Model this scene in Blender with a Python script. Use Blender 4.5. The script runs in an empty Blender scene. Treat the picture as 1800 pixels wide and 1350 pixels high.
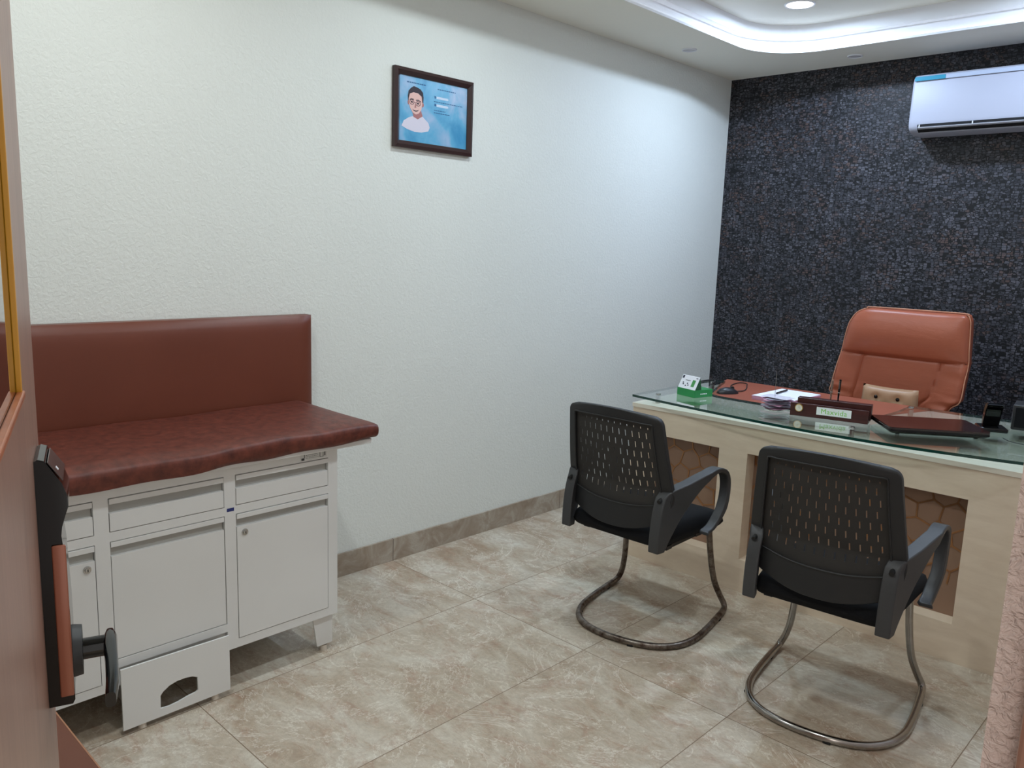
import bpy, bmesh, math, random
from mathutils import Vector, Matrix
R = math.radians
PI = math.pi
random.seed(7)
S = bpy.context.scene
COL = S.collection

# ------------------------------------------------------------------ camera
cam_d = bpy.data.cameras.new('camera'); cam = bpy.data.objects.new('camera', cam_d); COL.objects.link(cam)
cam_d.sensor_width = 36.0; cam_d.lens = 36.0 * 1418.5 / 1800.0; cam_d.clip_start = 0.01
CX, CY, CZ = 2.908, 0.0, 1.48
def cam_matrix(yaw, pitch, roll):
    f = Vector((math.sin(yaw)*math.cos(pitch), math.cos(yaw)*math.cos(pitch), -math.sin(pitch)))
    r = Vector((math.cos(yaw), -math.sin(yaw), 0)); d = f.cross(r)
    r2 = r*math.cos(roll) + d*math.sin(roll); d2 = -r*math.sin(roll) + d*math.cos(roll)
    m = Matrix((r2, -d2, -f)).transposed().to_4x4()
    m.translation = Vector((CX, CY, CZ)); return m
cam.matrix_world = cam_matrix(-0.7644565, 0.1672355, -0.0348469)
S.camera = cam

# ------------------------------------------------------------------ world, exposure
W = bpy.data.worlds.new('world'); S.world = W; W.use_nodes = True
W.node_tree.nodes['Background'].inputs[0].default_value = (1.0, 0.97, 0.93, 1)
W.node_tree.nodes['Background'].inputs[1].default_value = 1.7
S.view_settings.view_transform = 'Standard'; S.view_settings.look = 'None'
S.view_settings.gamma = 1.0; S.view_settings.use_curve_mapping = False
S.view_settings.exposure = -0.66

def area(name, loc, size, power, col=(1, 1, 1), shape='DISK', rot=(0, 0, 0), size_y=None, spread=None):
    d = bpy.data.lights.new(name, 'AREA'); d.shape = shape; d.size = size; d.energy = power; d.color = col
    if size_y: d.size_y = size_y
    if spread: d.spread = spread
    o = bpy.data.objects.new(name, d); COL.objects.link(o); o.location = loc; o.rotation_euler = rot
    return o
LAMPS = [(0.84, 4.22), (2.02, 4.22), (0.84, 2.45), (2.02, 2.45), (0.84, 0.85), (2.02, 0.85)]
LP = [34, 24, 15, 17, 16, 16]
for (x, y), pw in zip(LAMPS, LP):
    area('downlight_light', (x, y, 2.762), 0.12, pw, (0.61, 0.77, 1.0) if y > 3 else ((0.80, 0.93, 1.0) if y > 2 else (0.92, 0.99, 1.0)))
area('corridor_light', (3.1, -0.9, 2.45), 0.5, 40, (1.0, 0.90, 0.82), 'SQUARE', (0, R(12), 0))

# ------------------------------------------------------------------ material helpers
def srgb(r, g, b):
    f = lambda c: (c/255)/12.92 if c/255 <= 0.04045 else (((c/255)+0.055)/1.055)**2.4
    return (f(r), f(g), f(b), 1)
class NT:
    def __init__(s, name):
        s.m = bpy.data.materials.new(name); s.m.use_nodes = True; s.t = s.m.node_tree; s.n = s.t.nodes
        s.b = s.n['Principled BSDF']; s.out = s.n['Material Output']
    def new(s, typ, **kw):
        n = s.n.new(typ)
        for k, v in kw.items():
            if k in n.inputs.keys(): n.inputs[k].default_value = v
            else: setattr(n, k, v)
        return n
    def l(s, a, b): s.t.links.new(a, b)
    def coord(s, scale=(1, 1, 1), src='Object'):
        c = s.new('ShaderNodeTexCoord'); mp = s.new('ShaderNodeMapping'); mp.inputs['Scale'].default_value = scale
        s.l(c.outputs[src], mp.inputs[0]); return mp.outputs[0]
    def noise(s, vec, scale, detail=3, rough=0.5, dist=0):
        n = s.new('ShaderNodeTexNoise'); n.inputs['Scale'].default_value = scale; n.inputs['Detail'].default_value = detail
        n.inputs['Roughness'].default_value = rough; n.inputs['Distortion'].default_value = dist
        if vec is not None: s.l(vec, n.inputs['Vector'])
        return n.outputs[0]
    def ramp(s, fac, stops):
        r = s.new('ShaderNodeValToRGB'); e = r.color_ramp.elements
        while len(e) < len(stops): e.new(0.5)
        for i, (p, c) in enumerate(stops):
            e[i].position = p; e[i].color = c if len(c) == 4 else (*c, 1)
        s.l(fac, r.inputs[0]); return r.outputs[0]
    def bump(s, h, strength, dist, normal=None):
        b = s.new('ShaderNodeBump'); b.inputs['Strength'].default_value = strength; b.inputs['Distance'].default_value = dist
        s.l(h, b.inputs['Height'])
        if normal is not None: s.l(normal, b.inputs['Normal'])
        s.l(b.outputs[0], s.b.inputs['Normal']); return b.outputs[0]
    def mix(s, fac, a, b, typ='MIX'):
        m = s.new('ShaderNodeMix'); m.data_type = 'RGBA'; m.blend_type = typ
        for sock, v in ((m.inputs[0], fac), (m.inputs[6], a), (m.inputs[7], b)):
            if hasattr(v, 'is_linked') or hasattr(v, 'links'): s.l(v, sock)
            else: sock.default_value = v
        return m.outputs[2]
    def math(s, op, a, b=None, c=None):
        m = s.new('ShaderNodeMath'); m.operation = op
        for i, v in enumerate((a, b, c)):
            if v is None: continue
            if hasattr(v, 'links'): s.l(v, m.inputs[i])
            else: m.inputs[i].default_value = v
        return m.outputs[0]
def simple(name, col, rough=0.5, metal=0.0, spec=0.5, coat=0.0, var=0.0, vscale=6, bump=0.0, bscale=200, bdist=0.001, emit=None, estr=0):
    N = NT(name); N.b.inputs['Base Color'].default_value = col; N.b.inputs['Roughness'].default_value = rough
    N.b.inputs['Metallic'].default_value = metal; N.b.inputs['Specular IOR Level'].default_value = spec
    N.b.inputs['Coat Weight'].default_value = coat
    v = N.coord()
    if var > 0:
        n = N.noise(v, vscale, 4)
        d = tuple(c*(1-var) for c in col[:3]); u = tuple(min(1, c*(1+var)) for c in col[:3])
        N.l(N.ramp(n, [(0.3, d), (0.7, u)]), N.b.inputs['Base Color'])
    if bump > 0: N.bump(N.noise(v, bscale, 3), bump, bdist)
    if emit: N.b.inputs['Emission Color'].default_value = emit; N.b.inputs['Emission Strength'].default_value = estr
    return N.m

def plaster(name, base, var, scale, strength, dist):
    N = NT(name); v = N.coord()
    n1 = N.noise(v, 1.3, 3)
    c = N.ramp(n1, [(0.3, tuple(x*(1-var) for x in base[:3])), (0.75, base)])
    N.l(c, N.b.inputs['Base Color']); N.b.inputs['Roughness'].default_value = 0.55
    a = N.noise(v, scale, 3, 0.55, 0.6); a2 = N.ramp(a, [(0.38, (0, 0, 0)), (0.62, (1, 1, 1))])
    N.bump(a2 if dist < 0.005 else a, strength, dist); return N
N = plaster('white_plaster', srgb(226, 228, 222), 0.03, 75, 0.33, 0.0022)
# faint scuff marks low on the wall
v = N.coord((1, 1, 3.2)); sc = N.noise(v, 5.5, 5, 0.65); scm = N.ramp(sc, [(0.69, (0, 0, 0)), (0.76, (1, 1, 1))])
sep = N.new('ShaderNodeSeparateXYZ'); tc = N.new('ShaderNodeTexCoord'); N.l(tc.outputs['Object'], sep.inputs[0])
low = N.math('LESS_THAN', sep.outputs[2], 1.0)
fac = N.math('MULTIPLY', N.math('MULTIPLY', scm, low), 0.12)
old = N.b.inputs['Base Color'].links[0].from_socket
N.l(N.mix(fac, old, srgb(150, 145, 130)), N.b.inputs['Base Color'])
M_WALL = N.m
M_WALLROUGH = plaster('rough_plaster', srgb(222, 206, 200), 0.04, 105, 1.0, 0.008).m
M_CEIL = simple('ceiling_paint', srgb(242, 240, 230), 0.8, spec=0.2)
M_COVE = simple('cove_paint', srgb(238, 238, 240), 0.7, spec=0.2)

def floor_tiles():
    N = NT('marble_tile'); tc = N.new('ShaderNodeTexCoord'); sep = N.new('ShaderNodeSeparateXYZ'); N.l(tc.outputs['Object'], sep.inputs[0])
    fx = N.math('DIVIDE', N.math('SUBTRACT', sep.outputs[0], 0.576), 0.597)
    fy = N.math('DIVIDE', N.math('SUBTRACT', sep.outputs[1], 2.248), 1.204)
    ix = N.math('FLOOR', fx); iy = N.math('FLOOR', fy)
    rx = N.math('FRACT', fx); ry = N.math('FRACT', fy)
    def edge(r, size):   # distance to joint in metres
        return N.math('MULTIPLY', N.math('MINIMUM', r, N.math('SUBTRACT', 1.0, r)), size)
    dmin = N.math('MINIMUM', edge(rx, 0.597), edge(ry, 1.204))
    g = N.math('LESS_THAN', dmin, 0.0016)
    cmb = N.new('ShaderNodeCombineXYZ'); N.l(ix, cmb.inputs[0]); N.l(iy, cmb.inputs[1])
    wn = N.new('ShaderNodeTexWhiteNoise'); wn.noise_dimensions = '3D'; N.l(cmb.outputs[0], wn.inputs[0])
    off = N.new('ShaderNodeVectorMath'); off.operation = 'MULTIPLY_ADD'
    N.l(wn.outputs['Color'], off.inputs[0]); off.inputs[1].default_value = (9, 9, 9); N.l(tc.outputs['Object'], off.inputs[2])
    v = off.outputs[0]
    mp = N.new('ShaderNodeMapping'); mp.inputs['Rotation'].default_value = (0, 0, R(35)); mp.inputs['Scale'].default_value = (1.0, 1.9, 1); N.l(v, mp.inputs[0]); mv = mp.outputs[0]
    big = N.noise(mv, 2.6, 7, 0.66, 0.9)
    c1 = N.ramp(big, [(0.30, srgb(160, 139, 118)), (0.42, srgb(176, 160, 141)), (0.52, srgb(188, 176, 159)), (0.64, srgb(202, 194, 180)), (0.74, srgb(216, 212, 202))])
    br = N.noise(mv, 5.5, 9, 0.74, 1.6)
    c2 = N.mix(N.math('MULTIPLY', N.ramp(br, [(0.50, (0, 0, 0)), (0.66, (1, 1, 1))]), 0.55), c1, srgb(160, 122, 100))
    wv = N.noise(v, 2.2, 6, 0.7, 2.0)
    ridge = N.math('ABSOLUTE', N.math('SUBTRACT', wv, 0.5))
    vein = N.ramp(ridge, [(0.0, (1, 1, 1)), (0.014, (0, 0, 0))])
    c3 = N.mix(N.math('MULTIPLY', vein, 0.55), c2, srgb(228, 222, 210))
    wv2 = N.noise(mv, 9, 5, 0.7, 1.2)
    vein2 = N.ramp(N.math('ABSOLUTE', N.math('SUBTRACT', wv2, 0.5)), [(0.0, (1, 1, 1)), (0.02, (0, 0, 0))])
    c3 = N.mix(N.math('MULTIPLY', vein2, 0.22), c3, srgb(226, 218, 204))
    fine = N.noise(v, 60, 4, 0.7)
    c4 = N.mix(0.22, c3, N.ramp(fine, [(0.3, (0.25, 0.22, 0.19)), (0.7, (0.75, 0.72, 0.68))]), 'OVERLAY')
    N.l(N.mix(g, c4, srgb(132, 112, 92)), N.b.inputs['Base Color'])
    N.b.inputs['Roughness'].default_value = 0.30; N.b.inputs['Specular IOR Level'].default_value = 0.4
    N.bump(N.math('SUBTRACT', 1.0, g), 0.4, 0.001)
    return N.m
M_FLOOR = floor_tiles()
def base_tile():
    N = NT('skirting_tile'); v = N.coord()
    n = N.noise(v, 7, 7, 0.7, 1.0)
    c = N.ramp(n, [(0.3, srgb(140, 122, 104)), (0.5, srgb(160, 146, 130)), (0.68, srgb(184, 176, 164))])
    sep = N.new('ShaderNodeSeparateXYZ'); tc = N.new('ShaderNodeTexCoord'); N.l(tc.outputs['Object'], sep.inputs[0])
    fy = N.math('FRACT', N.math('DIVIDE', N.math('SUBTRACT', sep.outputs[1], 2.247), 1.204))
    g = N.math('LESS_THAN', fy, 0.003)
    N.l(N.mix(g, c, srgb(96, 82, 70)), N.b.inputs['Base Color']); N.b.inputs['Roughness'].default_value = 0.4
    return N.m
M_BASE = base_tile()

def wallpaper():
    N = NT('dark_mosaic_wallpaper'); tc = N.new('ShaderNodeTexCoord'); mp = N.new('ShaderNodeMapping')
    mp.inputs['Scale'].default_value = (46, 1, 80); N.l(tc.outputs['Object'], mp.inputs[0])
    nz = N.new('ShaderNodeTexNoise'); nz.inputs['Scale'].default_value = 0.12; N.l(mp.outputs[0], nz.inputs['Vector'])
    vo = N.new('ShaderNodeTexVoronoi'); vo.distance = 'CHEBYCHEV'; vo.feature = 'F1'; vo.inputs['Scale'].default_value = 1.0; vo.inputs['Randomness'].default_value = 0.78
    v2 = N.new('ShaderNodeTexVoronoi'); v2.distance = 'CHEBYCHEV'; v2.feature = 'F2'; v2.inputs['Scale'].default_value = 1.0; v2.inputs['Randomness'].default_value = 0.78
    fl = N.new('ShaderNodeVectorMath'); fl.operation = 'MULTIPLY'; fl.inputs[1].default_value = (1, 0, 1); N.l(mp.outputs[0], fl.inputs[0])
    N.l(fl.outputs[0], vo.inputs['Vector']); N.l(fl.outputs[0], v2.inputs['Vector'])
    e = N.math('SUBTRACT', v2.outputs['Distance'], vo.outputs['Distance'])
    line = N.math('LESS_THAN', e, 0.12)
    sepc = N.new('ShaderNodeSeparateColor'); N.l(vo.outputs['Color'], sepc.inputs[0])
    ob = N.coord((1, 1, 1)); patch = N.noise(ob, 3.2, 4, 0.6)
    patch2 = N.noise(ob, 7.0, 3, 0.6)
    obs = N.coord((9, 1, 1.0)); streak = N.noise(obs, 3.0, 4, 0.6)
    v = N.math('ADD', N.math('MULTIPLY', sepc.outputs[0], 0.42), N.math('MULTIPLY', N.math('ADD', patch, streak), 0.52))
    cell = N.ramp(v, [(0.28, srgb(29, 29, 35)), (0.55, srgb(46, 47, 53)), (0.78, srgb(66, 66, 73)), (0.97, srgb(90, 89, 96))])
    warm = N.math('MULTIPLY', N.ramp(patch2, [(0.47, (0, 0, 0)), (0.60, (1, 1, 1))]), N.ramp(sepc.outputs[1], [(0.35, (0, 0, 0)), (0.75, (1, 1, 1))]))
    cell = N.mix(N.math('MULTIPLY', warm, 0.7), cell, srgb(88, 66, 58))
    N.l(N.mix(line, cell, srgb(12, 12, 16)), N.b.inputs['Base Color'])
    N.b.inputs['Roughness'].default_value = 0.5; N.b.inputs['Specular IOR Level'].default_value = 0.35
    N.bump(N.math('SUBTRACT', 1.0, line), 0.35, 0.0008)
    return N.m
M_PAPER = wallpaper()

def wood(name, dark, light, axis_scale=(2, 26, 26), rough=0.38, nscale=1.0, coat=0.0):
    N = NT(name); v = N.coord(axis_scale)
    n = N.noise(v, nscale, 5, 0.6, 0.5); N.l(N.ramp(n, [(0.3, dark), (0.7, light)]), N.b.inputs['Base Color'])
    N.b.inputs['Roughness'].default_value = rough; N.b.inputs['Coat Weight'].default_value = coat; return N.m
M_CREAM = wood('cream_laminate', srgb(216, 197, 174), srgb(229, 212, 190), (3.5, 3.5, 14), 0.42, 1.6)
M_CREAMTOP = wood('pale_laminate', srgb(222, 212, 196), srgb(232, 224, 210), (1.2, 30, 30), 0.4)
M_DOOR = wood('door_laminate', srgb(128, 94, 80), srgb(150, 114, 98), (45, 45, 1.2), 0.34)
M_BENCH = simple('orange_brown_laminate', srgb(104, 60, 43), 0.55, var=0.05)
M_BENCHEDGE = simple('bench_edge_band', srgb(160, 112, 84), 0.45)
M_DARKWOOD = wood('dark_wood', srgb(44, 18, 18), srgb(74, 32, 28), (4, 60, 60), 0.35)
def leather(name, c1, c2, rough=0.42, grain=420, gb=0.25, wr=0.0, wscale=(4, 14, 4), mott=3.0):
    N = NT(name); v = N.coord(); n = N.noise(v, mott, 5, 0.62); N.l(N.ramp(n, [(0.3, c1), (0.7, c2)]), N.b.inputs['Base Color'])
    N.b.inputs['Roughness'].default_value = rough; N.b.inputs['Specular IOR Level'].default_value = 0.45
    h = N.math('MULTIPLY', N.noise(v, grain, 2), 0.12)
    if wr > 0:
        w = N.noise(N.coord(wscale), 3.0, 4, 0.55, 0.4); h = N.math('ADD', h, N.math('MULTIPLY', w, wr))
    N.bump(h, gb, 0.004); return N.m
M_BACKREST = leather('brown_leatherette', srgb(103, 51, 35), srgb(110, 56, 39), 0.4)
M_MATT = leather('red_brown_leatherette', srgb(74, 32, 23), srgb(114, 56, 42), 0.46, 300, 0.55, 1.6, (3, 5, 3), 34)
M_TAN = leather('tan_orange_leather', srgb(153, 81, 57), srgb(163, 88, 62), 0.38, 300, 0.45, 0.8, (3, 3, 9), 2.5)
M_PILLOW = leather('beige_leather', srgb(160, 126, 96), srgb(174, 140, 110), 0.42, 300, 0.4, 0.5, (5, 5, 5))
M_PIPE = simple('tan_piping', srgb(196, 140, 112), 0.5)
M_SEAM = simple('dark_seam', srgb(96, 50, 36), 0.6)
M_INLAY = leather('desk_leatherette', srgb(150, 82, 62), srgb(158, 88, 68), 0.45, 300, 0.1)
M_WMETAL = simple('white_powder_coat', srgb(224, 223, 220), 0.42, var=0.015, vscale=3, bump=0.08, bscale=350)
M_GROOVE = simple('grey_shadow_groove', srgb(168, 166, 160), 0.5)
M_GAP = simple('black_gap', srgb(14, 14, 16), 0.8)
M_BLACK = simple('black_plastic', srgb(33, 34, 36), 0.52, bump=0.12, bscale=500)
M_BLACK2 = simple('grey_black_plastic', srgb(60, 61, 63), 0.5, var=0.12, vscale=7, bump=0.12, bscale=500)
M_MESH = simple('grey_mesh_back', srgb(48, 46, 44), 0.8, var=0.14, vscale=6, bump=0.3, bscale=700)
M_FABRIC = simple('black_fabric', srgb(22, 23, 26), 0.9, spec=0.2, bump=0.6, bscale=900, bdist=0.002)
M_GLOSS = simple('glossy_black', srgb(6, 6, 8), 0.10, spec=0.42)
M_COPPER = simple('copper_panel', srgb(150, 92, 72), 0.25, metal=0.2)
M_CHROME = simple('worn_chrome', srgb(170, 166, 162), 0.18, metal=1.0, var=0.12, vscale=20)
M_STEEL = simple('steel', srgb(190, 190, 188), 0.25, metal=1.0)
def rusty():
    N = NT('tarnished_chrome'); v = N.coord(); n = N.noise(v, 26, 6, 0.7)
    N.l(N.ramp(n, [(0.35, srgb(72, 56, 48)), (0.55, srgb(128, 118, 110)), (0.75, srgb(150, 144, 138))]), N.b.inputs['Base Color'])
    N.b.inputs['Metallic'].default_value = 0.9; N.l(N.ramp(n, [(0.3, (0.5, 0.5, 0.5)), (0.7, (0.26, 0.26, 0.26))]), N.b.inputs['Roughness']); return N.m
M_RUST = rusty()
M_GOLD = simple('gold', srgb(214, 176, 100), 0.3, metal=0.8)
M_GOLDBEAD = simple('amber_bead', srgb(196, 138, 30), 0.35)
M_ORANGEBEAD = wood('orange_wood_bead', srgb(142, 74, 38), srgb(164, 92, 50), (30, 30, 3), 0.35)
M_WHITE = simple('white_plastic', srgb(232, 234, 240), 0.35)
M_ACW = simple('ac_gloss_white', srgb(174, 176, 190), 0.45)
M_ACG = simple('ac_grey_strip', srgb(176, 186, 206), 0.35)
M_BLUEF = simple('blue_film', srgb(30, 140, 170), 0.3)
M_GREEN = simple('green_card', srgb(26, 130, 66), 0.5)
M_DGREEN = simple('dark_green_card', srgb(18, 78, 44), 0.5)
M_LGREEN = simple('leaf_green_ink', srgb(120, 190, 70), 0.5)
M_PAPERW = simple('white_paper', srgb(236, 238, 248), 0.7)
M_PINKP = simple('pink_paper_edge', srgb(196, 150, 176), 0.7)
M_SLIP = simple('lilac_slip_paper', srgb(200, 198, 212), 0.7, var=0.12, vscale=40)
M_INK = simple('dark_ink', srgb(30, 34, 60), 0.6)
M_FRAME = simple('mahogany_frame', srgb(52, 32, 32), 0.3)
M_PANEL = simple('mocha_panel', srgb(146, 116, 96), 0.42, var=0.04)
M_LATT = simple('bronze_inlay', srgb(176, 130, 92), 0.28, metal=0.85)
M_PENC = simple('copper_pen', srgb(186, 150, 134), 0.22, metal=1.0)
M_SKIN = simple('print_skin', srgb(226, 184, 176), 0.5)
M_SKIN2 = simple('print_skin_tone', srgb(170, 112, 110), 0.5)
M_HAIR = simple('print_hair', srgb(44, 34, 44), 0.5)
M_SHIRT = simple('print_shirt', srgb(214, 208, 222), 0.5)
M_TEXTB = simple('print_text_blue', srgb(34, 92, 140), 0.5)
M_NUB = simple('rubber', srgb(24, 24, 24), 0.7)
M_FOOTW = simple('cream_foot', srgb(214, 204, 190), 0.5)
M_LAPTOP = simple('laptop_lid', srgb(48, 26, 26), 0.16, spec=0.6)
M_LEDLENS = simple('lamp_lens', (1, 1, 1, 1), 0.5, emit=(0.93, 0.97, 1, 1), estr=9)
M_LEDSTRIP = simple('led_strip', (1, 1, 1, 1), 0.5, emit=(0.86, 0.92, 1.0, 1), estr=2.2)
M_SPOTOFF = simple('spot_lens_off', srgb(200, 200, 205), 0.3)
def glass_mat():
    N = NT('green_float_glass'); N.n.remove(N.b)
    tr = N.new('ShaderNodeBsdfTransparent'); tr.inputs[0].default_value = (0.86, 0.915, 0.89, 1)
    gl = N.new('ShaderNodeBsdfGlossy'); gl.inputs['Roughness'].default_value = 0.01; gl.inputs[0].default_value = (1, 1, 1, 1)
    fr = N.new('ShaderNodeFresnel'); fr.inputs[0].default_value = 1.52
    mx = N.new('ShaderNodeMixShader'); geo = N.new('ShaderNodeNewGeometry'); N.l(N.math('MULTIPLY', N.math('MINIMUM', N.math('MULTIPLY', fr.outputs[0], 1.6), 1.0), N.math('SUBTRACT', 1.0, geo.outputs['Backfacing'])), mx.inputs[0]); N.l(tr.outputs[0], mx.inputs[1]); N.l(gl.outputs[0], mx.inputs[2])
    N.l(mx.outputs[0], N.out.inputs[0]); return N.m
M_GLASS = glass_mat()
M_GLASSEDGE = simple('green_glass_edge', srgb(20, 62, 54), 0.12, spec=0.6)
def pane_mat():
    N = NT('door_glass'); N.n.remove(N.b)
    tr = N.new('ShaderNodeBsdfTransparent'); tr.inputs[0].default_value = (0.6, 0.62, 0.6, 1)
    gl = N.new('ShaderNodeBsdfGlossy'); gl.inputs['Roughness'].default_value = 0.02
    fr = N.new('ShaderNodeFresnel'); fr.inputs[0].default_value = 1.5
    mx = N.new('ShaderNodeMixShader'); geo = N.new('ShaderNodeNewGeometry'); N.l(N.math('MULTIPLY', N.math('MINIMUM', N.math('MULTIPLY', fr.outputs[0], 1.6), 1.0), N.math('SUBTRACT', 1.0, geo.outputs['Backfacing'])), mx.inputs[0]); N.l(tr.outputs[0], mx.inputs[1]); N.l(gl.outputs[0], mx.inputs[2])
    N.l(mx.outputs[0], N.out.inputs[0]); return N.m
M_PANE = pane_mat()
def sky_print():
    N = NT('blue_cloud_print'); v = N.coord((1, 1, 1)); n = N.noise(v, 7, 4, 0.5, 0.4)
    N.l(N.ramp(n, [(0.30, srgb(58, 140, 186)), (0.5, srgb(96, 168, 206)), (0.68, srgb(160, 184, 214)), (0.8, srgb(190, 200, 226))]), N.b.inputs['Base Color'])
    N.b.inputs['Roughness'].default_value = 0.25; return N.m
M_PRINT = sky_print()

# ------------------------------------------------------------------ geometry helpers
ROOT = {}
def thing(name, label, cat, loc=(0, 0, 0), rotz=0, group=None, kind=None):
    o = bpy.data.objects.new(name, None); COL.objects.link(o); o.location = loc; o.rotation_euler = (0, 0, rotz)
    o.empty_display_size = 0.05
    if kind: o['kind'] = kind
    if label: o['label'] = label
    if cat: o['category'] = cat
    if group: o['group'] = group
    ROOT[o.name] = (Matrix.Translation(loc) @ Matrix.Rotation(rotz, 4, 'Z')); return o
def obj(name, bm, mats, parent=None, world=False, label=None, smooth=False, offm=None):
    """link a bmesh as one object; world=True: the mesh is given in world coordinates"""
    me = bpy.data.meshes.new(name)
    M = ROOT.get(parent.name, Matrix()) if parent else Matrix()
    L = offm if offm is not None else Matrix()
    if world and parent: bm.transform((M @ L).inverted())
    bmesh.ops.recalc_face_normals(bm, faces=bm.faces)
    bm.to_mesh(me); bm.free()
    for m in (mats if isinstance(mats, (list, tuple)) else [mats]): me.materials.append(m)
    o = bpy.data.objects.new(name, me); COL.objects.link(o)
    if parent: o.parent = parent
    if offm is not None: o.matrix_local = L
    ROOT[o.name] = M @ L
    if smooth:
        for p in me.polygons: p.use_smooth = True
        try: me.set_sharp_from_angle(angle=R(smooth if not isinstance(smooth, bool) else 40))
        except Exception: pass
    if label: o['label'] = label
    return o
def tag(o, label, cat, group=None):
    o['label'] = label; o['category'] = cat
    if group: o['group'] = group
    return o
def struct(name, bm, m, parent=None, smooth=False):
    o = obj(name, bm, m, parent, smooth=smooth)
    if not parent: o['kind'] = 'structure'
    return o
def BM(): return bmesh.new()
def box(bm, x0, x1, y0, y1, z0, z1, bev=0.0, seg=2, mat=0, M=None):
    vs = [bm.verts.new((x, y, z)) for x in (x0, x1) for y in (y0, y1) for z in (z0, z1)]
    fs = [bm.faces.new([vs[i] for i in f]) for f in ((0, 1, 3, 2), (4, 6, 7, 5), (0, 4, 5, 1), (2, 3, 7, 6), (0, 2, 6, 4), (1, 5, 7, 3))]
    for f in fs: f.material_index = mat
    geo = set(vs)
    if bev > 0:
        es = list({e for f in fs for e in f.edges})
        r = bmesh.ops.bevel(bm, geom=es, offset=bev, segments=seg, profile=0.5, affect='EDGES')
        for f in r['faces']: f.material_index = mat
        geo |= set(r['verts'])
    if M is not None: bmesh.ops.transform(bm, matrix=M, verts=[v for v in geo if v.is_valid])
    return bm
def cyl(bm, p0, p1, r, r2=None, seg=20, mat=0, caps=True):
    p0, p1 = Vector(p0), Vector(p1); r2 = r if r2 is None else r2
    d = (p1-p0).normalized(); a = d.orthogonal().normalized(); b = d.cross(a)
    A = [bm.verts.new(p0 + (a*math.cos(t)+b*math.sin(t))*r) for t in [2*PI*i/seg for i in range(seg)]]
    B = [bm.verts.new(p1 + (a*math.cos(t)+b*math.sin(t))*r2) for t in [2*PI*i/seg for i in range(seg)]]
    for i in range(seg):
        f = bm.faces.new((A[i], A[(i+1) % seg], B[(i+1) % seg], B[i])); f.material_index = mat
    if caps:
        bm.faces.new(A[::-1]).material_index = mat; bm.faces.new(B).material_index = mat
    return bm
def catmull(pts, n=8, closed=False):
    P = [Vector(p) for p in pts]; out = []; m = len(P)
    rng = range(m) if closed else range(m-1)
    for i in rng:
        if closed: a, b, c, d = P[(i-1) % m], P[i], P[(i+1) % m], P[(i+2) % m]
        else: a, b, c, d = P[max(i-1, 0)], P[i], P[i+1], P[min(i+2, m-1)]
        for k in range(n):
            t = k/n
            out.append(0.5*((2*b)+(-a+c)*t+(2*a-5*b+4*c-d)*t*t+(-a+3*b-3*c+d)*t**3))
    if not closed: out.append(P[-1])
    return out
def tube(bm, pts, r, seg=12, closed=False, n=8, mat=0, smooth=True):
    P = catmull(pts, n, closed) if smooth else [Vector(p) for p in pts]
    m = len(P); rings = []; prev = None
    for i in range(m):
        if closed: d = (P[(i+1) % m]-P[(i-1) % m]).normalized()
        else: d = (P[min(i+1, m-1)]-P[max(i-1, 0)]).normalized()
        a = d.orthogonal().normalized() if prev is None else (prev - d*prev.dot(d)).normalized()
        prev = a; b = d.cross(a)
        rr = r(i/(m-1)) if callable(r) else r
        rings.append([bm.verts.new(P[i]+(a*math.cos(t)+b*math.sin(t))*rr) for t in [2*PI*k/seg for k in range(seg)]])
    for i in range(m if closed else m-1):
        A, B = rings[i], rings[(i+1) % m]
        for k in range(seg): bm.faces.new((A[k], A[(k+1) % seg], B[(k+1) % seg], B[k])).material_index = mat
    if not closed:
        bm.faces.new(rings[0][::-1]).material_index = mat; bm.faces.new(rings[-1]).material_index = mat
    return bm
def prism(bm, poly, fn, a, b, mat=0, side=None):
    """poly: 2-D outline; fn(u,v,t) -> point; extruded from t=a to t=b"""
    A = [bm.verts.new(fn(u, v, a)) for u, v in poly]; B = [bm.verts.new(fn(u, v, b)) for u, v in poly]
    n = len(poly)
    bm.faces.new(A[::-1]).material_index = mat; bm.faces.new(B).material_index = mat
    for i in range(n): bm.faces.new((A[i], A[(i+1) % n], B[(i+1) % n], B[i])).material_index = mat if side is None else side
    return bm
def xz(u, v, t): return (u, t, v)
def yz(u, v, t): return (t, u, v)
def xy(u, v, t): return (u, v, t)
def lathe(bm, prof, c=(0, 0, 0), seg=24, mat=0):
    rings = []
    for r, z in prof: rings.append([bm.verts.new((c[0]+max(r, 1e-5)*math.cos(2*PI*k/seg), c[1]+max(r, 1e-5)*math.sin(2*PI*k/seg), c[2]+z)) for k in range(seg)])
    for A, B in zip(rings, rings[1:]):
        for k in range(seg): bm.faces.new((A[k], A[(k+1) % seg], B[(k+1) % seg], B[k])).material_index = mat
    bm.faces.new(rings[0][::-1]).material_index = mat; bm.faces.new(rings[-1]).material_index = mat
    return bm
def face_with_holes(bm, outer, holes, fn, mat=0):
    es = []
    for loop in [outer]+holes:
        vs = [bm.verts.new(fn(u, v)) for u, v in loop]
        es += [bm.edges.new((vs[i], vs[(i+1) % len(vs)])) for i in range(len(vs))]
    r = bmesh.ops.triangle_fill(bm, use_beauty=True, use_dissolve=False, edges=es)
    for f in r['geom']:
        if isinstance(f, bmesh.types.BMFace): f.material_index = mat
def rrect(x0, x1, y0, y1, r, n=10):
    out = []
    for cx, cy, a0 in ((x1-r, y1-r, 0), (x0+r, y1-r, 90), (x0+r, y0+r, 180), (x1-r, y0+r, 270)):
        for i in range(n+1):
            a = R(a0+90*i/n); out.append((cx+r*math.cos(a), cy+r*math.sin(a)))
    return out

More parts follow.
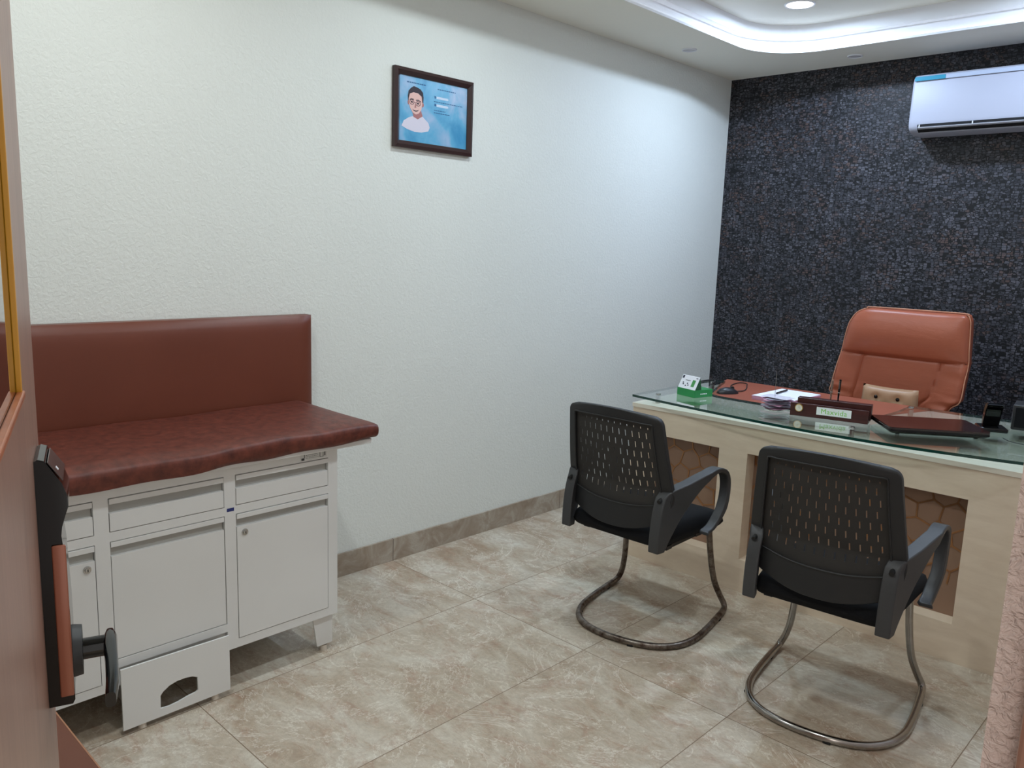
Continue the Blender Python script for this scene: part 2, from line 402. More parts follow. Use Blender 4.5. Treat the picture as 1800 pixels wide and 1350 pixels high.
# ------------------------------------------------------------------ room shell
RX, RY, NY, CH, SH = 2.752, 5.05, -0.15, 2.78, 2.63
bm = BM(); box(bm, -0.1, 4.6, -1.8, RY+0.1, -0.06, 0.0); struct('floor', bm, M_FLOOR)
bm = BM(); box(bm, -0.12, 0.0, NY-0.12, RY+0.12, 0, 2.95); struct('wall_left', bm, M_WALL)
bm = BM(); box(bm, 0.0, RX+0.15, RY, RY+0.12, 0, 2.95); struct('wall_back', bm, M_PAPER)
bm = BM(); box(bm, 0.0, RX+0.15, NY-0.12, NY, 0, 2.95); struct('wall_front', bm, M_WALL)
bm = BM()
box(bm, RX, RX+0.16, 0.835, RY, 0, 2.95)
box(bm, RX, RX+0.16, NY, -0.09, 0, 2.95)
struct('wall_right', bm, M_WALLROUGH)
# brown door post on the latch side, just showing at the right edge of the view
bm = BM(); box(bm, RX, RX+0.16, -0.09, 0.835, 2.2, 2.95); struct('trim_2', bm, M_WALL)
bm = BM(); box(bm, 2.786, 2.90, 0.79, 0.8345, 0, 2.2, 0.004); struct('trim_1', bm, M_DOOR)
# skirting
bm = BM(); box(bm, 0.0, 0.011, NY, RY, 0.0, 0.108, 0.0015); struct('baseboard_left', bm, M_BASE)
# ceiling: soffit with rounded opening, cavity with stepped sides, raised middle
bm = BM()
R0 = rrect(0.475, 2.28, 0.55, 4.615, 0.34, 14)
def grow(d): return rrect(0.475-d, 2.28+d, 0.55-d, 4.615+d, 0.34+d, 14)
full = [(-0.1, NY-0.1), (RX+0.16, NY-0.1), (RX+0.16, RY+0.1), (-0.1, RY+0.1)]
face_with_holes(bm, full, [R0], lambda u, v: (u, v, SH))
def ring(pa, za, pb, zb, mat=0):
    A = [bm.verts.new((u, v, za)) for u, v in pa]; B = [bm.verts.new((u, v, zb)) for u, v in pb]
    for i in range(len(A)): bm.faces.new((A[i], A[(i+1) % len(A)], B[(i+1) % len(A)], B[i])).material_index = mat
ring(R0, SH, R0, SH+0.012, 1)
ring(R0, SH+0.012, grow(0.055), SH+0.012, 1)
ring(grow(0.055), SH+0.012, grow(0.055), SH+0.078, 1)
ring(grow(0.055), SH+0.078, grow(0.004), SH+0.078, 1)
ring(grow(0.004), SH+0.078, grow(0.004), CH, 1)
g12 = grow(0.004); bm.faces.new([bm.verts.new((u, v, CH)) for u, v in g12]).material_index = 0
bmesh.ops.remove_doubles(bm, verts=bm.verts, dist=0.0002)
ceiling = struct('ceiling', bm, [M_CEIL, M_COVE])
bm = BM(); box(bm, -0.1, RX+0.2, NY-0.1, RY+0.1, 2.9, 2.96); obj('ceiling_slab', bm, M_CEIL, ceiling)
bm = BM()
g = grow(0.040)
tube(bm, [(u, v, SH+0.019) for u, v in g], 0.006, 6, True, 1, smooth=False)
obj('led_strip', bm, M_LEDSTRIP, ceiling)

def downlight(x, y, z, r, lens, label, group=None, depth=0.012):
    t = thing('ceiling_downlight' if lens is M_LEDLENS else 'ceiling_spotlight', label, 'ceiling light', (x, y, z), 0, group)
    bm = BM(); lathe(bm, [(r*0.86, 0.0), (r*0.86, -0.004), (r*0.94, -0.007), (r, -0.003), (r, 0.0)], seg=36); obj('trim_ring', bm, M_WHITE, t, smooth=True)
    bm = BM(); lathe(bm, [(r*0.86, 0.0), (r*0.86, -0.003), (r*0.6, -0.0045), (0, -0.005)], seg=36); obj('lens', bm, lens, t, smooth=True)
    return t
for i, (x, y) in enumerate(LAMPS):
    downlight(x, y, CH, 0.078, M_LEDLENS, ('bright round ceiling light in the raised middle of the ceiling above the desk' if i == 0 else
              'bright round ceiling light in the raised middle of the ceiling, outside the frame'), None if i == 0 else 'ceiling lights out of frame')
downlight(0.222, 4.168, SH, 0.042, M_SPOTOFF, 'small unlit round spotlight in the soffit above the white wall')
downlight(0.901, 4.834, SH, 0.042, M_SPOTOFF, 'small unlit round spotlight in the soffit above the dark wall')

# ------------------------------------------------------------------ door with smart lock (leaf frame: s along the leaf, n out of its face)
A = R(-71.5); u = Vector((math.sin(A), math.cos(A), 0)); nrm = Vector((-u.y, u.x, 0)) * -1
foot = Vector((CX, CY, 0)) - nrm*0.064
LM = Matrix((u, nrm, Vector((0, 0, 1)))).transposed().to_4x4(); LM.translation = foot   # local x=s, y=n, z
LEAF0, LEAF1, DT = 0.13, 1.0965, 0.040
door = thing('door_1', None, None, (0, 0, 0), 0, kind='structure')
def dobj(name, bm, mats, parent=door, **k):
    bm.transform(LM); return obj(name, bm, mats, parent, **k)
bm = BM()
OP = (0.30, 0.885, 1.325, 2.0)   # vision panel opening s0,s1,z0,z1
for s0, s1, z0, z1 in ((LEAF0, LEAF1, 0.01, OP[2]), (LEAF0, LEAF1, OP[3], 2.1), (LEAF0, OP[0], OP[2], OP[3]), (OP[1], LEAF1, OP[2], OP[3])):
    box(bm, s0, s1, -DT, 0, z0, z1)
leaf = dobj('door_leaf', bm, M_DOOR)
bm = BM(); box(bm, OP[0], OP[1], -0.009, -0.003, OP[2], OP[3]); dobj('glass_pane', bm, M_PANE)
bm = BM(); box(bm, OP[1]-0.003, OP[1]+0.003, -0.003, 0.002, OP[2], OP[3], 0.0008); box(bm, OP[0]-0.003, OP[0]+0.003, -0.003, 0.002, OP[2], OP[3], 0.0008); dobj('glazing_bead', bm, M_GOLDBEAD, label='amber coloured upright bead')
bm = BM(); box(bm, OP[0]-0.004, OP[1]+0.006, -0.003, 0.004, OP[2]-0.003, OP[2]+0.004, 0.0015); box(bm, OP[0]-0.004, OP[1]+0.006, -0.003, 0.004, OP[3]-0.004, OP[3]+0.003, 0.0015); dobj('glazing_bead', bm, M_ORANGEBEAD, label='orange brown wooden bottom bead')
# lock body: profile in (n, z), extruded along s
prof = [(0, 0.940), (0.024, 0.940), (0.0265, 0.945), (0.0265, 1.05), (0.0245, 1.12), (0.0225, 1.145), (0.0225, 1.155), (0.027, 1.166), (0.031, 1.178), (0.031, 1.19), (0.026, 1.205), (0.010, 1.232), (0.004, 1.234), (0, 1.232)]
bm = BM(); prism(bm, prof, lambda n, z, t: (t, n, z), 0.992, 1.070)
bmesh.ops.bevel(bm, geom=[e for e in bm.edges if abs(e.verts[0].co.x-e.verts[1].co.x) < 1e-6 and e.verts[0].co.y > 0.001], offset=0.0012, segments=2, affect='EDGES')
lock = dobj('smart_lock', bm, M_GLOSS, door, smooth=30, label='black glossy electronic lock body')
bm = BM(); box(bm, 0.9885, 0.9925, 0.012, 0.0262, 0.952, 1.135, 0.0019, 3); dobj('copper_panel', bm, M_COPPER, lock, smooth=30)
bm = BM(); box(bm, 0.996, 1.066, -0.0006, 0.0006, -0.013, 0.013, 0.0004, 1, M=Matrix.Translation((0, 0.020, 1.2185)) @ Matrix.Rotation(R(33), 4, 'X')); dobj('reader_window', bm, simple('bronze_glass', srgb(74, 64, 62), 0.12), lock)
bm = BM(); box(bm, 1.012, 1.018, -0.0006, 0.0006, -0.002, 0.002, 0, M=Matrix.Translation((0, 0.0212, 1.2175)) @ Matrix.Rotation(R(33), 4, 'X')); dobj('indicator', bm, M_WHITE, lock)
hz = 0.988
bm = BM(); cyl(bm, (1.030, 0.024, hz), (1.030, 0.036, hz), 0.031, 0.029, 32); dobj('rosette', bm, M_BLACK, lock, smooth=True)
bm = BM(); cyl(bm, (1.030, 0.034, hz), (1.030, 0.062, hz), 0.0125, 0.0125, 24); dobj('spindle', bm, M_GLOSS, lock, smooth=True)
bm = BM()
lever = [(1.052, 0.066), (1.035, 0.066), (1.01, 0.0655), (0.97, 0.066), (0.93, 0.0655), (0.895, 0.063)]
secs = []
for i, (s, n) in enumerate(lever):
    w = (0.005, 0.0075, 0.0075, 0.007, 0.0066, 0.0055)[i]; h = (0.010, 0.0135, 0.0135, 0.0125, 0.0115, 0.0085)[i]
    secs.append([bm.verts.new((s, n + w*(1 if abs(a) < 1.0 else 1)*math.copysign(abs(math.cos(a))**0.6, math.cos(a)), hz + 0.001 + h*math.copysign(abs(math.sin(a))**0.6, math.sin(a)))) for a in [2*PI*k/16 for k in range(16)]])
for P_, Q_ in zip(secs, secs[1:]):
    for k in range(16): bm.faces.new((P_[k], P_[(k+1) % 16], Q_[(k+1) % 16], Q_[k]))
bm.faces.new(secs[0][::-1]); bm.faces.new(secs[-1])
dobj('lever_handle', bm, M_GLOSS, lock, smooth=50)

# low brown bench beside the door
t = thing('laminate_bench', 'low orange-brown laminate bench with a lighter edge, on the floor behind the door leaf', 'bench', (1.2, 0.18, 0))
bm = BM(); box(bm, 0.75, 1.66, -0.13, 0.489, 0.425, 0.45); obj('bench_top', bm, M_BENCH, t, True)
bm = BM(); box(bm, 0.75, 1.66, 0.4885, 0.4915, 0.424, 0.4505); obj('edge_band', bm, M_BENCHEDGE, t, True)
for x0 in (0.77, 1.62):
    bm = BM(); box(bm, x0, x0+0.022, -0.11, 0.47, 0.0, 0.425); obj('side_panel', bm, M_BENCH, t, True)

# ------------------------------------------------------------------ examination couch: cabinet, mattress, padded backrest
XF = 0.55
cab = thing('examination_cabinet', 'white metal examination couch cabinet with drawers, doors and a pull-out step, against the white wall', 'cabinet', (0.3, 0.98, 0))
YL, YR = 0.39, 1.578
cols = [(0.430, 0.765), (0.806, 1.155), (1.193, 1.540)]
bm = BM()
box(bm, 0.03, XF-0.022, YL+0.002, YR-0.002, 0.142, 0.768)
ys = [YL, cols[0][0], cols[0][1], cols[1][0], cols[1][1], cols[2][0], cols[2][1], YR]
fx0, fx1 = XF-0.022, XF
for a, b in ((0, 1), (2, 3), (4, 5), (6, 7)): box(bm, fx0, fx1, ys[a], ys[b], 0.142, 0.768)
for (y0, y1), zz in zip(cols, ((0.142, 0.17), (0.208, 0.235), (0.142, 0.172))):
    box(bm, fx0, fx1, y0, y1, 0.733, 0.768); box(bm, fx0, fx1, y0, y1, 0.603, 0.631); box(bm, fx0, fx1, y0, y1, zz[0], zz[1])
box(bm, fx0-0.01, fx0+0.006, cols[1][0], cols[1][1], 0.142, 0.208)
obj('carcass', bm, M_WMETAL, cab, True)
bm = BM()
for (y0, y1), zb in zip(cols, (0.17, 0.235, 0.172)):
    box(bm, fx0-0.001, fx0+0.003, y0+0.0002, y1-0.0002, 0.6312, 0.7328); box(bm, fx0-0.001, fx0+0.003, y0+0.0002, y1-0.0002, zb+0.0002, 0.6028)
obj('recess_backing', bm, M_GAP, cab, True)
bm = BM(); box(bm, 0.012, 0.588, -0.08, 1.700, 0.768, 0.786, 0.003); obj('top_tray', bm, M_WMETAL, cab, True)
def front(name, y0, y1, z0, z1, out=0.0015, lock_y=None):
    g = 0.0022; y0 += g; y1 -= g; z0 += g; z1 -= g
    bm = BM()
    box(bm, fx0+0.004, XF+out, y0, y1, z0, z1-0.043, 0.0012)               # panel
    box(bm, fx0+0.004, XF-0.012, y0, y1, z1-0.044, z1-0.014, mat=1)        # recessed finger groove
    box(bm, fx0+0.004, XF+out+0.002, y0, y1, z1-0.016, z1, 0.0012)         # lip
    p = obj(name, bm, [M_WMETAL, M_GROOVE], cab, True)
    if lock_y:
        bm = BM(); c = (XF+out, lock_y, z1-0.065)
        cyl(bm, c, (c[0]+0.003, c[1], c[2]), 0.0115, 0.0105, 24); cyl(bm, (c[0]+0.003, c[1], c[2]), (c[0]+0.0075, c[1], c[2]), 0.0075, 0.007, 20)
        lk = obj('cam_lock', bm, M_STEEL, p, True, smooth=True)
        bm = BM(); box(bm, c[0]+0.0075, c[0]+0.0079, c[1]-0.0012, c[1]+0.0012, c[2]-0.004, c[2]+0.004); obj('keyhole', bm, M_GAP, p, True)
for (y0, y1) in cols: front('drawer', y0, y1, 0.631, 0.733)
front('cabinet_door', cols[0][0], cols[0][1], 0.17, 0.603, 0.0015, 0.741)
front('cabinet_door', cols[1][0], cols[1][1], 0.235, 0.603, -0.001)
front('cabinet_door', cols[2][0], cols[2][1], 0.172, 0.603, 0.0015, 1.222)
# legs
for sx, x in ((1, 0.53), (-1, 0.07)):
    for sy, ya, yb in ((1, 1.485, 1.566), (-1, 0.402, 0.483)):
        bm = BM()
        if sy > 0: poly = [(ya, 0.142), (yb, 0.142), (yb, 0.026), (ya+0.018, 0.026)]
        else: poly = [(ya, 0.142), (yb, 0.142), (yb-0.018, 0.026), (ya, 0.026)]
        prism(bm, poly, yz, x-0.003, x+0.003)
        yo = yb if sy > 0 else ya
        prism(bm, [(x-sx*0.065, 0.142), (x, 0.142), (x, 0.026), (x-sx*0.045, 0.026)], lambda a, b, t: (a, t, b), yo-0.003, yo+0.003)
        lg = obj('leg', bm, M_WMETAL, cab, True)
        bm = BM(); fy = (ya+yb)/2+0.012*sy; cyl(bm, (x-sx*0.012, fy, 0.0), (x-sx*0.012, fy, 0.02), 0.014, 0.013, 16); cyl(bm, (x-sx*0.012, fy, 0.02), (x-sx*0.012, fy, 0.03), 0.007, None, 10)
        obj('foot', bm, M_FOOTW, lg, True, smooth=True)
# pull-out step
hole = [(0.919, 0.046), (0.920, 0.088), (0.928, 0.098), (0.948, 0.111), (0.972, 0.117), (0.998, 0.1175), (1.020, 0.114), (1.037, 0.106), (1.038, 0.060), (1.030, 0.056), (1.005, 0.053), (0.975, 0.046), (0.945, 0.043)]
bm = BM(); face_with_holes(bm, [(0.808, 0.018), (1.1455, 0.021), (1.1455, 0.209), (0.808, 0.214)], [hole], lambda a, b: (0.579, a, b))
ex = bmesh.ops.extrude_face_region(bm, geom=list(bm.faces)); bmesh.ops.translate(bm, verts=[e for e in ex['geom'] if isinstance(e, bmesh.types.BMVert)], vec=(-0.006, 0, 0))
box(bm, 0.22, 0.574, 0.858, 0.878, 0.03, 0.05); box(bm, 0.22, 0.574, 1.089, 1.109, 0.03, 0.05); box(bm, 0.55, 0.574, 0.858, 0.878, 0.03, 0.102); box(bm, 0.55, 0.574, 1.089, 1.109, 0.03, 0.102)
step = obj('pull_out_step', bm, M_WMETAL, cab, True)
for y in (0.868, 1.099):
    bm = BM(); cyl(bm, (0.562, y, 0), (0.562, y, 0.018), 0.0125, 0.012, 16); cyl(bm, (0.562, y, 0.018), (0.562, y, 0.03), 0.006, None, 8); obj('foot', bm, M_FOOTW, step, True, smooth=True)
    bm = BM(); cyl(bm, (0.23, y, 0), (0.23, y, 0.022), 0.0125, 0.012, 16); obj('foot', bm, M_FOOTW, step, True, smooth=True)
# stickers
bm = BM(); box(bm, XF, XF+0.0008, 1.163, 1.187, 0.615, 0.626); obj('sticker', bm, simple('blue_sticker', srgb(36, 48, 110), 0.4), cab, True, label='small blue sticker')
bm = BM(); box(bm, XF, XF+0.0006, 1.430, 1.535, 0.737, 0.762); lab = obj('rating_label', bm, simple('label_white', srgb(212, 212, 208), 0.5), cab, True)
bm = BM()
for y0, y1, z0, z1 in ((1.434, 1.446, 0.738, 0.746), (1.4445, 1.447, 0.746, 0.758), (1.506, 1.508, 0.741, 0.759), (1.519, 1.521, 0.741, 0.759), (1.506, 1.521, 0.741, 0.7425), (1.506, 1.521, 0.7575, 0.759), (1.525, 1.529, 0.743, 0.757)): box(bm, XF+0.0006, XF+0.0009, y0, y1, z0, z1)
for k in range(3):
    y = 1.451
    while y < 1.497:
        w = random.uniform(0.003, 0.008); box(bm, XF+0.0006, XF+0.0008, y, y+w, 0.743+k*0.0055, 0.7442+k*0.0055); y += w+0.002
obj('label_print', bm, simple('label_ink', srgb(60, 60, 60), 0.6), lab, True)

# mattress
def mattress():
    bm = BM(); x0, x1, y0, y1 = 0.082, 0.607, -0.09, 1.718
    nx, ny = 26, 90
    rnd = random.Random(3)
    ph = [rnd.uniform(0, 6) for _ in range(8)]
    def droop(y): return 0.018*math.exp(-((y-0.95)/0.33)**2) + 0.004*math.sin(9*y+ph[0]) + 0.003*math.sin(23*y+ph[1])
    def top(x, y):
        fx = (x1-x)/0.075
        z = 0.8455 + 0.0022*math.sin(7*y+ph[2]+3*x) + 0.0015*math.sin(17*y+ph[3]-9*x)
        if 0 <= fx < 1: z -= 0.005*(1-fx)**2*(1+0.6*math.sin(5*y+ph[4])*(y < 1.35)) + (1-fx)**2*0.5*droop(y)*(y < 1.5)
        return z
    # profile across x: bottom-back, top..., front roll, bottom-front
    rows = []
    for j in range(ny+1):
        y = y0+(y1-y0)*j/ny
        e = min(j, ny-j); end = {0: 0.007, 1: 0.0015}.get(e, 0)
        row = [(x0, 0.788), (x0, 0.83)]
        for i in range(nx+1):
            x = x0+0.008+(x1-0.014-x0-0.008)*i/nx; row.append((x, top(x, y)-end))
        d = droop(y)
        wob = 0.004*math.sin(13*y+ph[5])+0.002*math.sin(31*y+ph[6])
        zt = top(x1-0.014, y)
        row += [(x1-0.006+wob, zt-0.003-end), (x1-0.001+wob, zt-0.010-end), (x1+wob, zt-0.022-end), (x1-0.001+wob*1.4, 0.800-d*0.5), (x1-0.005+wob*1.4, 0.791-d), (x1-0.012+wob, 0.787-d*0.9), (x1-0.018, 0.7885-d*0.2 if y > 1.45 else 0.787)]
        rows.append([bm.verts.new((px, y + (0.0 if e > 1 else (0.0 if e == 0 else 0)), pz)) for px, pz in row])
    for a, b in zip(rows, rows[1:]):
        for i in range(len(a)-1): bm.faces.new((a[i], a[i+1], b[i+1], b[i]))
        bm.faces.new((a[-1], a[0], b[0], b[-1]))
    bm.faces.new(rows[0][::-1]); bm.faces.new(rows[-1])
    return bm
t = thing('couch_mattress', 'red-brown leatherette mattress lying on the white examination cabinet', 'mattress', (0.3, 0.81, 0.787))
mt = obj('mattress_cover', mattress(), M_MATT, t, True, smooth=50)
# padded backrest fixed to the wall
bm = BM(); y0, y1, z0, z1 = -0.06, 1.789, 0.800, 1.184
nu, nv = 60, 22; grid = []
for j in range(nv+1):
    row = []
    for i in range(nu+1):
        y = y0+(y1-y0)*i/nu; z = z0+(z1-z0)*j/nv
        d = min(y-y0, y1-y, (z1-z), (z-z0)+0.03)
        h = 0.052+0.024*(1-math.exp(-d/0.020))-0.002*math.sin(5*y)
        if i in (0, nu) or j in (0, nv): h = 0.050
        row.append(bm.verts.new((h, y, z)))
    grid.append(row)
for j in range(nv):
    for i in range(nu): bm.faces.new((grid[j][i], grid[j][i+1], grid[j+1][i+1], grid[j+1][i]))
loop = grid[0]+[r[-1] for r in grid[1:]]+grid[-1][-2::-1]+[r[0] for r in grid[-2:0:-1]]
back = [bm.verts.new((0.003, v.co.y, v.co.z)) for v in loop]
for i in range(len(loop)): bm.faces.new((loop[i], loop[(i+1) % len(loop)], back[(i+1) % len(loop)], back[i]))
bm.faces.new(back)
o = obj('padded_backrest', bm, M_BACKREST, smooth=35)
tag(o, 'long brown padded leatherette backrest panel on the white wall above the mattress', 'backrest')

# ------------------------------------------------------------------ framed poster
pic = thing('framed_poster', 'framed blue poster with portrait of a person in white shirt on the white wall', 'picture', (0, 2.455, 2.063))
Y0, Y1, Z0, Z1 = 2.226, 2.684, 1.896, 2.230; fw = 0.030
bm = BM()
outer = [(Y0, Z0), (Y1, Z0), (Y1, Z1), (Y0, Z1)]; inner = [(Y0+fw, Z0+fw), (Y1-fw, Z0+fw), (Y1-fw, Z1-fw), (Y0+fw, Z1-fw)]
mid = [(Y0+fw*0.45, Z0+fw*0.45), (Y1-fw*0.45, Z0+fw*0.45), (Y1-fw*0.45, Z1-fw*0.45), (Y0+fw*0.45, Z1-fw*0.45)]
secs = [(outer, 0.001), (outer, 0.020), (mid, 0.026), (inner, 0.014), (inner, 0.003)]
L_ = [[bm.verts.new((x, y, z)) for y, z in p] for p, x in secs]
for a, b in zip(L_, L_[1:]):
    for i in range(4): bm.faces.new((a[i], a[(i+1) % 4], b[(i+1) % 4], b[i]))
for i in range(4): bm.faces.new((L_[-1][i], L_[-1][(i+1) % 4], L_[0][(i+1) % 4], L_[0][i]))
obj('frame', bm, M_FRAME, pic, True)
bm = BM(); a0, a1, b0, b1 = Y0+fw, Y1-fw, Z0+fw, Z1-fw
box(bm, 0.003, 0.009, a0, a1, b0, b1)
PM = [M_PRINT]; pbm = bm
aw, ah = a1-a0, b1-b0
def pp(uu, vv): return (a0+uu*aw, b0+vv*ah)       # u right, v up in print
def flat(name, polys, mat, x):
    PM.append(mat)
    for poly in polys: prism(pbm, [pp(*p) for p in poly], yz, x, x+0.0004, len(PM)-1)
def ell(cx, cy, rx, ry, n=28, a0_=0, a1_=360): return [(cx+rx*math.cos(R(a0_+(a1_-a0_)*i/n)), cy+ry*math.sin(R(a0_+(a1_-a0_)*i/n))) for i in range(n if a1_-a0_ == 360 else n+1)]
flat('portrait_shirt', [[(0.04, 0.225), (0.12, 0.185), (0.22, 0.16), (0.32, 0.165), (0.42, 0.20), (0.44, 0.26), (0.42, 0.33), (0.36, 0.39), (0.32, 0.43), (0.21, 0.405), (0.14, 0.37), (0.07, 0.31)]], M_SHIRT, 0.0090)
flat('portrait_neck', [[(0.19, 0.46), (0.31, 0.50), (0.335, 0.42), (0.265, 0.36), (0.205, 0.39)]], M_SKIN2, 0.0094)
flat('portrait_hair', [[(0.128, 0.62), (0.122, 0.70), (0.132, 0.775), (0.165, 0.825), (0.205, 0.86), (0.25, 0.85), (0.30, 0.83), (0.335, 0.785), (0.345, 0.71), (0.342, 0.62), (0.325, 0.60), (0.145, 0.60)]], M_HAIR, 0.0094)
flat('portrait_ear', [ell(0.135, 0.60, 0.014, 0.035), ell(0.335, 0.595, 0.014, 0.035)], M_SKIN2, 0.0096)
flat('portrait_face', [[(0.135, 0.66), (0.150, 0.735), (0.20, 0.765), (0.265, 0.760), (0.315, 0.72), (0.328, 0.62), (0.315, 0.52), (0.28, 0.455), (0.24, 0.43), (0.19, 0.455), (0.155, 0.52), (0.138, 0.59)]], M_SKIN, 0.0098)
flat('portrait_features', [[(0.145, 0.648), (0.17, 0.668), (0.205, 0.662), (0.205, 0.646), (0.17, 0.652), (0.148, 0.636)], [(0.236, 0.656), (0.27, 0.664), (0.308, 0.640), (0.306, 0.628), (0.27, 0.648), (0.238, 0.640)]] + [ell(0.178, 0.612, 0.017, 0.012), ell(0.264, 0.602, 0.017, 0.012)] + [[(0.186, 0.510), (0.205, 0.496), (0.235, 0.490), (0.262, 0.498), (0.282, 0.516), (0.264, 0.486), (0.235, 0.474), (0.205, 0.482)]], M_HAIR, 0.0102)
def ringpoly(cx, cy, rx, ry, t=0.010):
    a, b = ell(cx, cy, rx, ry, 20), ell(cx, cy, rx-t*0.6, ry-t, 20)
    return [[a[i], a[(i+1) % 20], b[(i+1) % 20], b[i]] for i in range(20)]
flat('portrait_glasses', ringpoly(0.178, 0.610, 0.034, 0.038)+ringpoly(0.265, 0.600, 0.036, 0.038)+[[(0.205, 0.617), (0.235, 0.612), (0.235, 0.606), (0.205, 0.611)]], simple('print_glasses', srgb(90, 60, 70), 0.5), 0.0104)
flat('portrait_nose', [[(0.222, 0.585), (0.232, 0.585), (0.24, 0.535), (0.215, 0.532)]], M_SKIN2, 0.0104)
rows_ = [(0.11, 0.38, 0.90, 0.018), (0.55, 0.82, 0.88, 0.015), (0.50, 0.93, 0.68, 0.012), (0.50, 0.67, 0.545, 0.013), (0.50, 0.74, 0.505, 0.013)]
pl = []
for u0, u1, v, h in rows_:
    uu = u0
    while uu < u1:
        w = random.uniform(0.012, 0.035); pl.append([(uu, v), (min(uu+w, u1), v), (min(uu+w, u1), v+h), (uu, v+h)]); uu += w+0.008
pl += [[(0.505, 0.735), (0.525, 0.735), (0.525, 0.775), (0.505, 0.775)], [(0.505, 0.615), (0.53, 0.615), (0.53, 0.655), (0.505, 0.655)]]
flat('printed_text', pl, M_TEXTB, 0.0090)
flat('text_boxes', [[(0.535, 0.735), (0.70, 0.735), (0.715, 0.752), (0.70, 0.772), (0.535, 0.772)], [(0.535, 0.612), (0.70, 0.612), (0.715, 0.63), (0.70, 0.65), (0.535, 0.65)]], simple('print_pale', srgb(200, 216, 236), 0.5), 0.0090)

obj('poster_print', pbm, PM, pic, True)

# ------------------------------------------------------------------ air conditioner
ac = thing('air_conditioner', 'white split air conditioner mounted high on the dark wall', 'air conditioner', (1.66, RY, 2.33))
AX0, AX1 = 1.232, 2.10
prof = [(RY-0.0005, 2.178), (4.915, 2.176), (4.872, 2.186), (4.852, 2.200), (4.845, 2.215), (4.842, 2.24), (4.849, 2.455), (4.856, 2.474), (4.872, 2.487), (4.90, 2.491), (RY-0.0005, 2.491)]
def ends(bm, prof, x0, x1, r=0.012):
    cy, cz = 4.96, 2.33; segs = [(x0, 0.955), (x0+r*0.3, 0.985), (x0+r, 1.0), (x1-r, 1.0), (x1-r*0.3, 0.985), (x1, 0.955)]
    rings = [[bm.verts.new((x, min(RY-0.0005, cy+(y-cy)*k) if y < RY-0.01 else y, cz+(z-cz)*k)) for y, z in prof] for x, k in segs]
    n = len(prof)
    for a, b in zip(rings, rings[1:]):
        for i in range(n): bm.faces.new((a[i], a[(i+1) % n], b[(i+1) % n], b[i]))
    bm.faces.new(rings[0][::-1]); bm.faces.new(rings[-1])
bm = BM(); ends(bm, prof, AX0, AX1); obj('body', bm, M_ACW, ac, True, smooth=35)
bm = BM(); box(bm, AX0+0.012, AX1-0.012, 4.8405, 4.846, 2.452, 2.474, 0.0015); obj('trim_strip', bm, M_ACG, ac, True)
bm = BM(); box(bm, AX0+0.010, AX0+0.165, 4.8385, 4.843, 2.452, 2.474, 0.0008); obj('protective_film', bm, M_BLUEF, ac, True, label='blue protective film strip')
bm = BM(); prism(bm, [(4.8415, 2.223), (4.8435, 2.207), (4.850, 2.194), (4.87, 2.184), (4.90, 2.182), (4.90, 2.205), (4.86, 2.225)], yz, AX0+0.048, AX1-0.048); obj('air_outlet', bm, M_GAP, ac, True)
bm = BM(); prism(bm, [(4.8365, 2.207), (4.8385, 2.203), (4.880, 2.180), (4.882, 2.183), (4.842, 2.209)], yz, AX0+0.052, AX1-0.052); obj('louver', bm, simple('louver_silver', srgb(206, 208, 220), 0.25, metal=0.3), ac, True)
for x in (AX0+0.056, AX0+0.32, AX0+0.60):
    bm = BM(); box(bm, x, x+0.005, 4.839, 4.848, 2.206, 2.222); obj('louver_bracket', bm, M_WHITE, ac, True)

# ------------------------------------------------------------------ desk (frame: local x along the front, local y to the back)
DA = 0.0285; DX, DY = 0.688, 3.166
desk = thing('reception_desk', 'long cream laminate desk with patterned brown panels, in front of the dark wall', 'desk', (DX, DY, 0), DA)
DL, DD, DH = 2.03, 1.05, 0.767
op = [(0.135, 0.466), (0.601, 1.466)]     # openings in x
op[0] = (0.10, 0.466)
bm = BM()
oz = (0.13, 0.632)
ov = [(0.0, 0.0), (DL, 0.0), (DL, DH-0.02), (0, DH-0.02)]
holes = [[(a, oz[0]+0.018), (b, oz[0]+0.018), (b, oz[1]), (a, oz[1])] for a, b in op]
face_with_holes(bm, ov, holes, lambda a, b: (a, 0.0, b))
ex = bmesh.ops.extrude_face_region(bm, geom=list(bm.faces)); bmesh.ops.translate(bm, verts=[e for e in ex['geom'] if isinstance(e, bmesh.types.BMVert)], vec=(0, 0.075, 0))
obj('front_frame', bm, M_CREAM, desk)
bm = BM(); box(bm, 0.02, DL-0.02, 0.0755, 0.09, 0.06, DH-0.03); pan = obj('back_panel', bm, M_PANEL, desk, label='mocha brown recessed panel')
